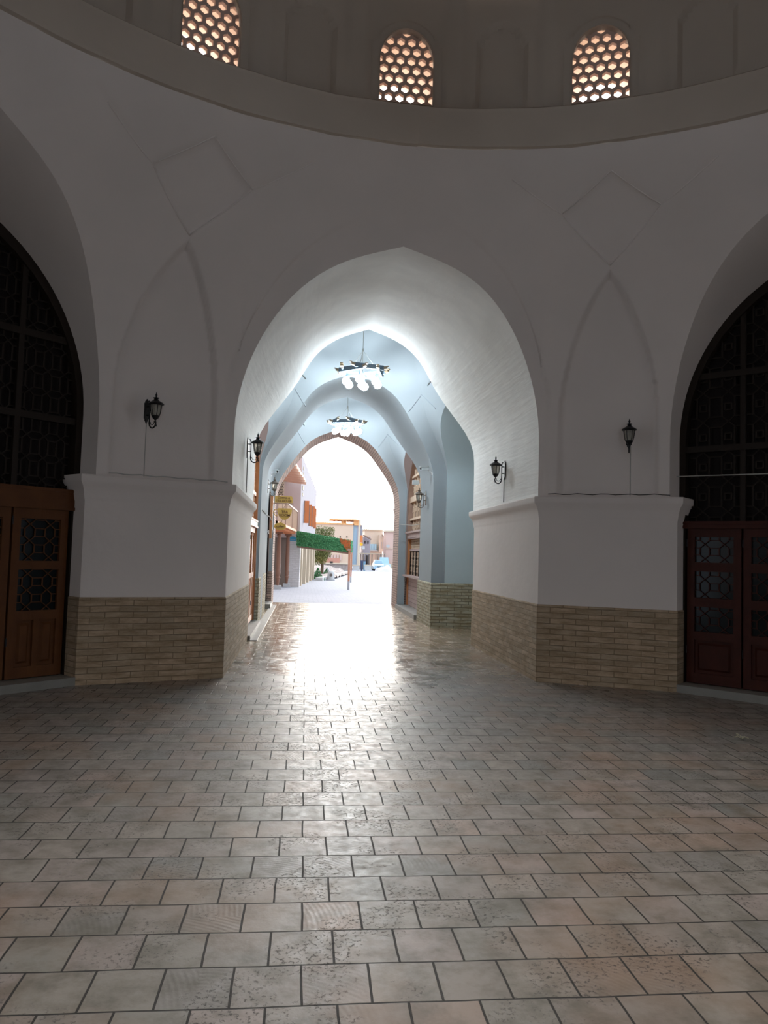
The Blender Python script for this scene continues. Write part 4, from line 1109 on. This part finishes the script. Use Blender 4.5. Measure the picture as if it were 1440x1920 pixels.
# loose leaves standing out of the panel
mb = MB(); rnd = random.Random(3)
for k in range(2600):
    u, v = rnd.random(), rnd.random(); p = p00.lerp(p10, u).lerp(p01.lerp(p11, u), v)+nn*(.07+rnd.random()*.05)
    a = rnd.random()*6.28; s = .03+.025*rnd.random(); d1 = (vd*cos(a)+Vector((0, 0, 1))*sin(a))*s; d2 = (vd*-sin(a)+Vector((0, 0, 1))*cos(a)+nn*rnd.uniform(-1, 1))*s*.5
    b = len(mb.v); mb.v += [tuple(p-d1), tuple(p+d2), tuple(p+d1), tuple(p-d2)]; mb.face([b, b+1, b+2, b+3])
mb.build('loose_leaves', mat('light_green_leaves', (.10, .36, .14), .6, var=(8, .8, (.03, .18, .07))), AW)
mb = MB()   # orange scrollwork quarter at the right end
for k in range(260):
    u = rnd.random(); v = rnd.random()
    if (1-u)**2*1.0+(v)**2 > 0 and v > 1-(1-(1-u))**.9*1.0 - .0:
        uu = .80+.20*u
        p = p00.lerp(p10, uu).lerp(p01.lerp(p11, uu), v)+nn*.13; a = rnd.random()*6.28
        pts = [p + (vd*cos(a+t)*(.02+.012*t)+Vector((0, 0, 1))*sin(a+t)*(.02+.012*t)) for t in (0, 1, 2, 3, 4)]
        mb.tube(pts, .008, 4)
mb.build('orange_scrollwork', ORW, AW)
mb = MB(); mb.bar(p00-Vector((0, 0, .05)), p10-Vector((0, 0, .05)), .12, .09); mb.build('bottom_rail', WBR, AW)
mb = MB(); r0, r1 = gr(653, 1106), gr(657.5, 1092)
mb.grid([[p01, p11, p11+Vector((.9, r1.y-r0.y, .15)), p01+Vector((1.2, r1.y-r0.y+3, .15))], [q+Vector((0, 0, .04)) for q in (p01, p11, p11+Vector((.9, r1.y-r0.y, .15)), p01+Vector((1.2, r1.y-r0.y+3, .15)))]], cu=False)
for i, (pp, lb) in enumerate(((r0, 'nearer'), (r1, 'farther'))):
    h = p10.z-gz(pp.y)+.1+(.15 if i else 0); o = thing('awning_post', (pp.x, pp.y, gz(pp.y)), 0, lb+' of the two slim orange wooden posts at the street end of the awning', 'post', 'orange awning posts')
    mb = MB(); mb.box((0, 0, h/2+.2), (.10, .10, h-.4)); mb.build('shaft', PSW, o)
    mb = MB(); mb.box((0, 0, .2), (.10, .10, .4)); mb.build('foot', GRY, o)
    mb = MB(); mb.box((0, 0, h+.03), (.20, .20, .10)); mb.build('cap', WBR, o)
print('part 5a ok')
# ---- trees and shrubs
def leaf_cloud(mb, c, rad, n, s, rnd, squash=1.0, cone=False):
    for k in range(n):
        if cone:
            t = rnd.random()**1.4; a = rnd.random()*6.28; r = rad*(1-t)*math.sqrt(rnd.random()*.5+.5)+.03; p = Vector(c)+Vector((r*cos(a), r*sin(a), t*squash))
        else:
            v = Vector((rnd.gauss(0, 1), rnd.gauss(0, 1), rnd.gauss(0, 1))).normalized()*rad*(rnd.random()**.35); p = Vector(c)+Vector((v.x, v.y, v.z*squash))
        d1 = Vector((rnd.uniform(-1, 1), rnd.uniform(-1, 1), rnd.uniform(-1, 1))).normalized()*s; d2 = d1.cross(Vector((rnd.uniform(-1, 1), rnd.uniform(-1, 1), 1))).normalized()*s*.5
        b = len(mb.v); mb.v += [tuple(p-d1), tuple(p+d2), tuple(p+d1), tuple(p-d2)]; mb.face([b, b+1, b+2, b+3])
TRE = mat('olive_tree_leaves', (.20, .19, .05), .7, var=(.9, .9, (.10, .14, .04))); SHR = mat('dark_conifer_green', (.04, .18, .06), .8, var=(2, .9, (.08, .28, .09)))
BRK = mat('tree_bark', (.12, .08, .05), .9)
YT = 62.0; rnd = random.Random(5)
g = gz(YT); tb = at(604, 1040, YT)
T = thing('street_tree', (tb.x, YT, g), 0, 'sunlit olive-green tree rising behind the green awning', 'tree')
mb = MB()
for (px, py, r_, n) in ((603, 1003, 1.1, 700), (614, 1000, .8, 400), (596, 996, .6, 260), (609, 1024, .9, 500), (600, 1040, 1.0, 700), (612, 1036, .7, 350), (597, 1020, .9, 500), (620, 995, .5, 160), (605, 1034, 1.1, 900), (594, 1046, .9, 600), (604, 1048, .6, 350)):
    q = at(px, py, YT); leaf_cloud(mb, (q.x-tb.x, rnd.uniform(-.4, .4), q.z-g), r_*.72, n, .07, rnd)
mb.build('crown', TRE, T)
mb = MB(); mb.tube([(0, 0, 0), (.05, 0, 1.0), (-.05, .05, 2.2), (.05, 0, 3.2)], [.14, .12, .09, .04]); mb.tube([(0, 0, 1.2), (.4, .1, 2.4)], [.07, .03]); mb.tube([(0, 0, 1.0), (-.4, 0, 2.2)], [.07, .03]); mb.build('trunk', BRK, T, smooth=True)
for i, (px, py, w_, h_) in enumerate(((595.5, 1087, .42, .85), (613, 1083, .50, .75))):
    q = gr(px, py); o = thing('conifer_shrub', q, 0, ('left' if i == 0 else 'right')+' of the two dark green cone-shaped shrubs by the rubble bank', 'shrub', 'cone-shaped shrubs')
    mb = MB(); leaf_cloud(mb, (0, 0, .05), w_, 900, .05, rnd, h_, True); mb.build('foliage', SHR, o)
    mb = MB(); mb.tube([(0, 0, -.05), (0, 0, h_*.8)], [.04, .01]); mb.build('stem', BRK, o)
q = gr(604, 1088.5)
mb = MB(); leaf_cloud(mb, (0, 0, .1), .25, 260, .05, rnd, .5); o = mb.build('low_plant', SHR); o.location = q; tag(o, 'small low green plant between the two cone-shaped shrubs', 'plant')
# ---- stone drum with round emblem
q = gr(620, 1088); o = thing('stone_marker', q, 0, 'white rounded stone marker with a dark round emblem beside the shrubs', 'stone marker')
mb = MB(); mb.lathe([(.30, 0), (.34, .06), (.28, .12), (.26, .55), (.20, .66), (.0, .70)], n=18); mb.build('body', WHS, o, smooth=True, angle=40)
mb = MB(); mb.prism([(.11*cos(k*pi/9), .11*sin(k*pi/9)) for k in range(18)], (0, -.30, .40), (1, 0, 0), (0, 0, 1), (0, 1, 0), .06); mb.build('emblem', mat('dark_bronze', (.14, .11, .09), .6), o)
mb = MB(); mb.bar((-.1, .1, .6), (-.28, .2, .95), .12, .12); mb.build('spout', WHS, o)
# ---- kerb, rubble bank, low walls
q0, q1 = gr(598, 1089), gr(648, 1075.5)
mb = MB(); mb.bar(q0+Vector((0, 0, .1)), q1+Vector((0, 0, .1)), .5, .25); struct(mb.build('trim_60', WHS), 'white stone kerb')
mb = MB(); rows = []
for i in range(31):
    u = i/30; p = q0.lerp(q1, u*.9) + Vector((.9, 2.6, 0)); rows.append([p+Vector((-.5*j, .9*j, .12*j+.35*noise.noise(Vector((i*.8, j*.8, 2)))+.1)) for j in range(7)])
mb.grid(rows); tag(mb.build('rubble_bank', RUB), 'bank of grey rubble and stones behind the kerb', 'rubble', None, 'stuff')
YR = 96.0
LW_ = thing('low_brick_wall', (0, 0, 0), 0, 'low wall of red brick over rubble behind the shrubs', 'wall')
bx_at(586, 655, 1056, 1073, YR, .8, 'rubble_base', RUB, LW_); bx_at(596, 637, 1046, 1056, YR-.2, .6, 'red_brick_band', RED, LW_); bx_at(586, 655, 1055, 1057.5, YR-.3, .6, 'coping', CRM, LW_)
bx_at(619, 624, 1052.5, 1056, YR-.35, .2, 'opening', DRK, LW_)
# ---- large tan building
YB = 104.0
T_ = thing('tan_building', (0, 0, 0), 0, 'large tan adobe building with an orange roof terrace behind the awning', 'building')
o = bx_at(560, 661.5, 981, 1064, YB, 14, 'wall', TAN, T_)
bx_at(560, 662.5, 979.5, 982.5, YB-.2, 14.4, 'parapet', TMB, T_)
for px in (610, 626, 638, 650.5): bx_at(px-1, px+1, 1005.5, 1008, YB-.12, .1, 'small_window', DRK, T_)
for k in range(7): bx_at(604+k*5.5, 607.6+k*5.5, 1040, 1051, YB-.15, .1, 'arched_niche', PNK, T_)
bx_at(618, 677, 973, 975.5, YB-.5, 5, 'terrace_roof', TMB, T_)
for px in (619, 632, 643, 649, 664, 671): bx_at(px-.6, px+.6, 975, 982, YB-.3, .2, 'terrace_post', TMB, T_)
bx_at(641, 649, 975, 981, YB, 2, 'terrace_screen', TMB, T_); bx_at(664, 677, 975.5, 985, YB-.2, 4, 'terrace_house', TMB, T_)
bx_at(661.5, 669, 984, 1062, YB+.2, 10, 'blue_grey_wall', BLU, T_); bx_at(669, 675, 982, 1062, YB+.1, 10, 'white_wall', LVW, T_)
bx_at(675, 680, 984, 1004, YB+.6, 8, 'gable', LVW, T_)
# ---- utility pole
q = at(671.5, 1062, YB-4)
P_ = thing('utility_pole', (q.x, YB-4, gz(YB-4)), 0, 'tall pale utility pole in front of the blue-grey wall', 'pole')
zt = at(671.5, 975, YB-4).z-gz(YB-4)
mb = MB(); mb.tube([(0, 0, 0), (0, 0, zt)], [.16, .11], 8); mb.build('shaft', CRM, P_)
mb = MB(); mb.bar((-.5, 0, zt*.82), (.6, 0, zt*.82), .08, .08); mb.build('crossarm', GRY, P_)
# ---- street signs
def far_sign(px0, px1, py0, py1, Y, m, label, shape='rect', hold=None):
    a = at(px0, py1, Y); b = at(px1, py0, Y); w_, h_ = b.x-a.x, b.z-a.z
    o = thing('street_sign', ((a.x+b.x)/2, Y, (a.z+b.z)/2), 0, label, 'sign')
    if shape == 'arch': pts = [(-w_/2, -h_/2), (w_/2, -h_/2), (w_/2, h_/2-w_/2)]+[(w_/2*cos(t), h_/2-w_/2+w_/2*sin(t)) for t in [pi*k/8 for k in range(1, 8)]]+[(-w_/2, h_/2-w_/2)]
    elif shape == 'oval': pts = [(w_/2*cos(t), h_/2*sin(t)) for t in [pi*k/9 for k in range(18)]]
    else: pts = [(-w_/2, -h_/2), (w_/2, -h_/2), (w_/2, h_/2), (-w_/2, h_/2)]
    mb = MB(); mb.prism(pts, (0, .04, 0), (1, 0, 0), (0, 0, 1), (0, -1, 0), .08); mb.build('board', m, o)
    mb = MB(); c = Vector(o.location); mb.bar((0, .02, h_*.36), Vector(hold)-c if hold else (0, .6, h_*.36), .05, .05); mb.build('arm', GRY, o); return o
YS = YB-4; px_ = P_.location.x
def hold(py): return (px_+.12, YS, at(676, py, YS).z)
far_sign(674.3, 680.2, 1003.5, 1017, YS, ORW, 'tall orange arched hanging sign beside the utility pole', 'arch', hold(1004))
YEL = mat('yellow_sign', (.80, .42, .02), .5)
far_sign(673, 680.5, 1017.7, 1023.5, YS, YEL, 'yellow sign hanging right under the orange arched sign', 'oval', hold(1019))
far_sign(678.5, 684, 1024, 1030, YS, WHS, 'white sign hanging below and right of the yellow sign', 'rect', hold(1025))
far_sign(724, 731, 1021, 1027, 110.3, WHS, 'round white sign sticking out from the far pink wall', 'oval')
# ---- lilac house
H_ = thing('lilac_house', (0, 0, 0), 0, 'far lilac-grey house with small windows and a sloping eave', 'building')
YH = 112.0; bx_at(681, 694, 1006, 1066, YH, 5, 'wall', LIL, H_)
for px in (684.5, 690): bx_at(px-.9, px+1, 1014.5, 1019.5, YH-.1, .1, 'window', DRK, H_)
mb = MB(); a, b = at(681, 1003, YH-.8), at(696, 1011.5, YH-.8); mb.bar(a, b, 1.0, .14); mb.build('eave', WBR, H_)
for px in (687.5, 690.5): bx_at(px-.9, px+.9, 1041, 1060, YH-.1, .1, 'doorway', DRK, H_)
# ---- cream building with glass bay
C_ = thing('cream_building', (0, 0, 0), 0, 'far cream building with a blue glazed bay and ornate tall windows', 'building')
YC = 119.5; bx_at(683, 717, 993, 1067, YC, 12, 'wall', TAN2, C_); bx_at(682, 718, 992, 994.5, YC-.3, 12, 'parapet', CRM, C_)
bx_at(693.5, 706, 1020, 1031.5, YC-.9, .9, 'glazed_bay', mat('pale_blue_glass', (.38, .58, .68), .2), C_); bx_at(692.5, 708.5, 1031, 1033.5, YC-1.1, 1.1, 'bay_sill', WHS, C_)
for px in (697, 701.5): bx_at(px-.2, px+.2, 1020, 1031, YC-1.0, .1, 'bay_mullion', WHS, C_)
bx_at(711, 723, 1003, 1035, YC-1.5, 1.5, 'projecting_bay', TAN2, C_)
for px in (715.2, 718.3): bx_at(px-.5, px+.5, 1016, 1029, YC-1.6, .1, 'tall_window', GRY, C_)
mb = MB(); a, b = at(717, 1002, YC-2), at(722, 1013, YC-2); mb.bar(a, b, .8, .16); mb.build('eave', WBR, C_)
# ---- pink building on the right
K_ = thing('pink_building', (0, 0, 0), 0, 'plain pink building at the right end of the street', 'building')
bx_at(723.5, 790, 997, 1068, 111, 4, 'wall', PNK, K_); bx_at(722, 792, 995, 998, 110.7, 4.6, 'parapet', CRM, K_); bx_at(723.5, 790, 1058, 1068, 110.6, .5, 'plinth', CRM, K_)
bx_at(723.5, 790, 1028.8, 1029.8, 110.9, .2, 'string_course', CRM, K_)
# ---- pergola fence of dark posts
F_ = thing('street_pergola', (0, 0, 0), 0, 'long low pergola of thin dark posts in front of the far houses', 'pergola')
YP = 109.0; bx_at(675, 723.5, 1037.5, 1039.3, YP, 1.4, 'beam', CRM, F_)
for px in (676, 681.5, 686, 692, 697.7, 705, 709, 713, 716.5, 721.5):
    a = at(px, 1039, YP); mb = MB(); mb.box((a.x, YP, (a.z+gz(YP))/2), (.14, .14, a.z-gz(YP))); mb.build('post', BRN, F_)
# ---- low white walls, bins
for i, (p0_, p1_, lb) in enumerate(((661, 674, 'low white wall segment left of the dark bins'), (684, 696.5, 'low white wall segment right of the dark bins'))):
    o = thing('low_white_wall', (0, 0, 0), 0, lb, 'wall'); bx_at(p0_, p1_, 1060, 1069, 97, .5, 'wall_body', WHS, o); bx_at(p0_-.2, p1_+.2, 1059.2, 1060.2, 96.9, .7, 'coping', CRM, o)
NVY = mat('navy_bin_plastic', (.03, .05, .12), .5)
for i, (px, lb) in enumerate(((678.3, 'left'), (683.2, 'right'))):
    q = at(px, 1059, 98.5); o = thing('waste_bin', (q.x, 98.5, gz(98.5)), 0, lb+' of the two dark navy waste bins behind the low white walls', 'waste bin', 'dark waste bins')
    mb = MB(); mb.lathe([(.16, 0), (.21, 1.25)], n=4, a0=pi/4); mb.build('body', NVY if i == 0 else mat('blue_bin', (.16, .30, .42), .5), o)
    mb = MB(); mb.box((0, 0, 1.30), (.36, .36, .08)); mb.build('lid', NVY, o)
# ---- parked car
cp = gr(711, 1070.5); CARM = mat('pale_blue_car_paint', (.36, .54, .68), .25); TYR = mat('tyre', (.02, .02, .022), .8)
car = thing('parked_car', cp, 0, 'small pale blue car parked facing us beside the tarp heap', 'car')
def car_row(y, w_, z0, z1, tw): return [(-w_, y, z0), (-w_, y, z0+(z1-z0)*.55), (-tw, y, z1), (tw, y, z1), (w_, y, z0+(z1-z0)*.55), (w_, y, z0)]
mb = MB(); W2 = .70
mb.grid([car_row(0, W2*.92, .25, .62, W2*.8), car_row(.08, W2, .22, .78, W2*.85), car_row(.8, W2, .22, .92, W2*.88), car_row(1.1, W2, .22, .95, W2*.88), car_row(3.2, W2, .22, .95, W2*.9), car_row(3.4, W2*.95, .25, .9, W2*.85)]); mb.face([0, 1, 2, 3, 4, 5]); n_ = len(mb.v); mb.face([n_-6+i for i in range(6)]); mb.build('body', CARM, car)
mb = MB(); mb.grid([[(-W2*.86, .95, .92), (W2*.86, .95, .92)], [(-W2*.70, 1.5, 1.42), (W2*.70, 1.5, 1.42)], [(-W2*.70, 2.9, 1.44), (W2*.70, 2.9, 1.44)], [(-W2*.86, 3.35, .92), (W2*.86, 3.35, .92)]])
for s in (-1, 1): mb.grid([[(s*W2*.86, .95, .92), (s*W2*.86, 3.35, .92)], [(s*W2*.70, 1.5, 1.42), (s*W2*.70, 2.9, 1.44)]])
mb.build('roof', CARM, car)
mb = MB(); mb.grid([[(-W2*.78, .96, .97), (W2*.78, .96, .97)], [(-W2*.64, 1.45, 1.38), (W2*.64, 1.45, 1.38)]]); mb.build('windscreen', mat('car_glass', (.22, .34, .42), .1), car)
for s in (-1, 1):
    mb = MB(); mb.lathe([(0, 0), (.09, 0), (.08, .03), (0, .04)], n=10)
    mb.v = [(x+s*.5, -z+.02, y+.62) for x, y, z in mb.v]; mb.build('headlight', WHS, car)
    for y in (.75, 2.75):
        mb = MB(); mb.lathe([(0, -.09), (.28, -.09), (.29, 0), (.28, .09), (0, .09)], n=16); mb.v = [(s*(W2-.08)+z, y+x_, y_+.28) for x_, y_, z in mb.v]; mb.build('wheel', TYR, car)
mb = MB(); mb.box((0, -.02, .36), (1.25, .12, .14)); mb.build('bumper', CARM, car)
mb = MB(); mb.box((0, -.02, .55), (.6, .04, .08)); mb.build('grille', DRK, car)
cp2 = at(715, 1066, 105.8); o = thing('parked_car', (cp2.x+.5, 105.8, gz(105.8)), 0, 'second pale car half hidden behind the small blue car', 'car')
mb = MB(); mb.grid([car_row(0, .8, .25, .7, .7), car_row(.1, .85, .22, .95, .75), car_row(4.0, .85, .22, .95, .75)]); mb.face([0, 1, 2, 3, 4, 5]); mb.build('body', mat('pale_car_paint', (.5, .6, .66), .3), o)
mb = MB(); mb.grid([[(-.7, 1.0, .92), (.7, 1.0, .92)], [(-.6, 1.5, 1.85), (.6, 1.5, 1.85)], [(-.6, 3.6, 1.85), (.6, 3.6, 1.85)]]); mb.build('cab', CARM, o)
for s in (-1, 1):
    mb = MB(); mb.lathe([(0, -.09), (.3, -.09), (.3, .09), (0, .09)], n=14); mb.v = [(s*.77+z, .8+x_, y_+.3) for x_, y_, z in mb.v]; mb.build('wheel', TYR, o)
# ---- tarp covered heap
q = gr(722, 1071.5); mb = MB(); rows = []
for i in range(15):
    r_ = []
    for j in range(19):
        u, v = i/14*2-1, j/18*2-1; h = max(0, 1-(abs(u)**2.2+abs(v)**2.2)); r_.append((v*1.3, u*.8+.8, h**.5*(.62+.35*noise.noise(Vector((u*2, v*2.4, 4))))+.10*sin(v*5)*h))
    rows.append(r_)
mb.grid(rows); o = mb.build('tarp_heap', mat('white_tarpaulin', (.70, .64, .66), .6, bump=(3, .8))); o.location = q; tag(o, 'crumpled whitish tarpaulin covering a heap in front of the parked car', 'tarp')
q = gr(737, 1071.5); mb = MB()
for k in range(26):
    r_ = rnd.uniform(.1, .28); mb.box((rnd.uniform(-1.6, 1.4), rnd.uniform(0, 1.5), r_*.4+rnd.random()*.35), (r_*2, r_*1.4, r_), rz=rnd.random()*3)
o = mb.build('stone_pile', CRM); o.location = q; tag(o, 'pile of pale stones against the far pink wall', 'stones', None, 'stuff')
print('part 5 ok')
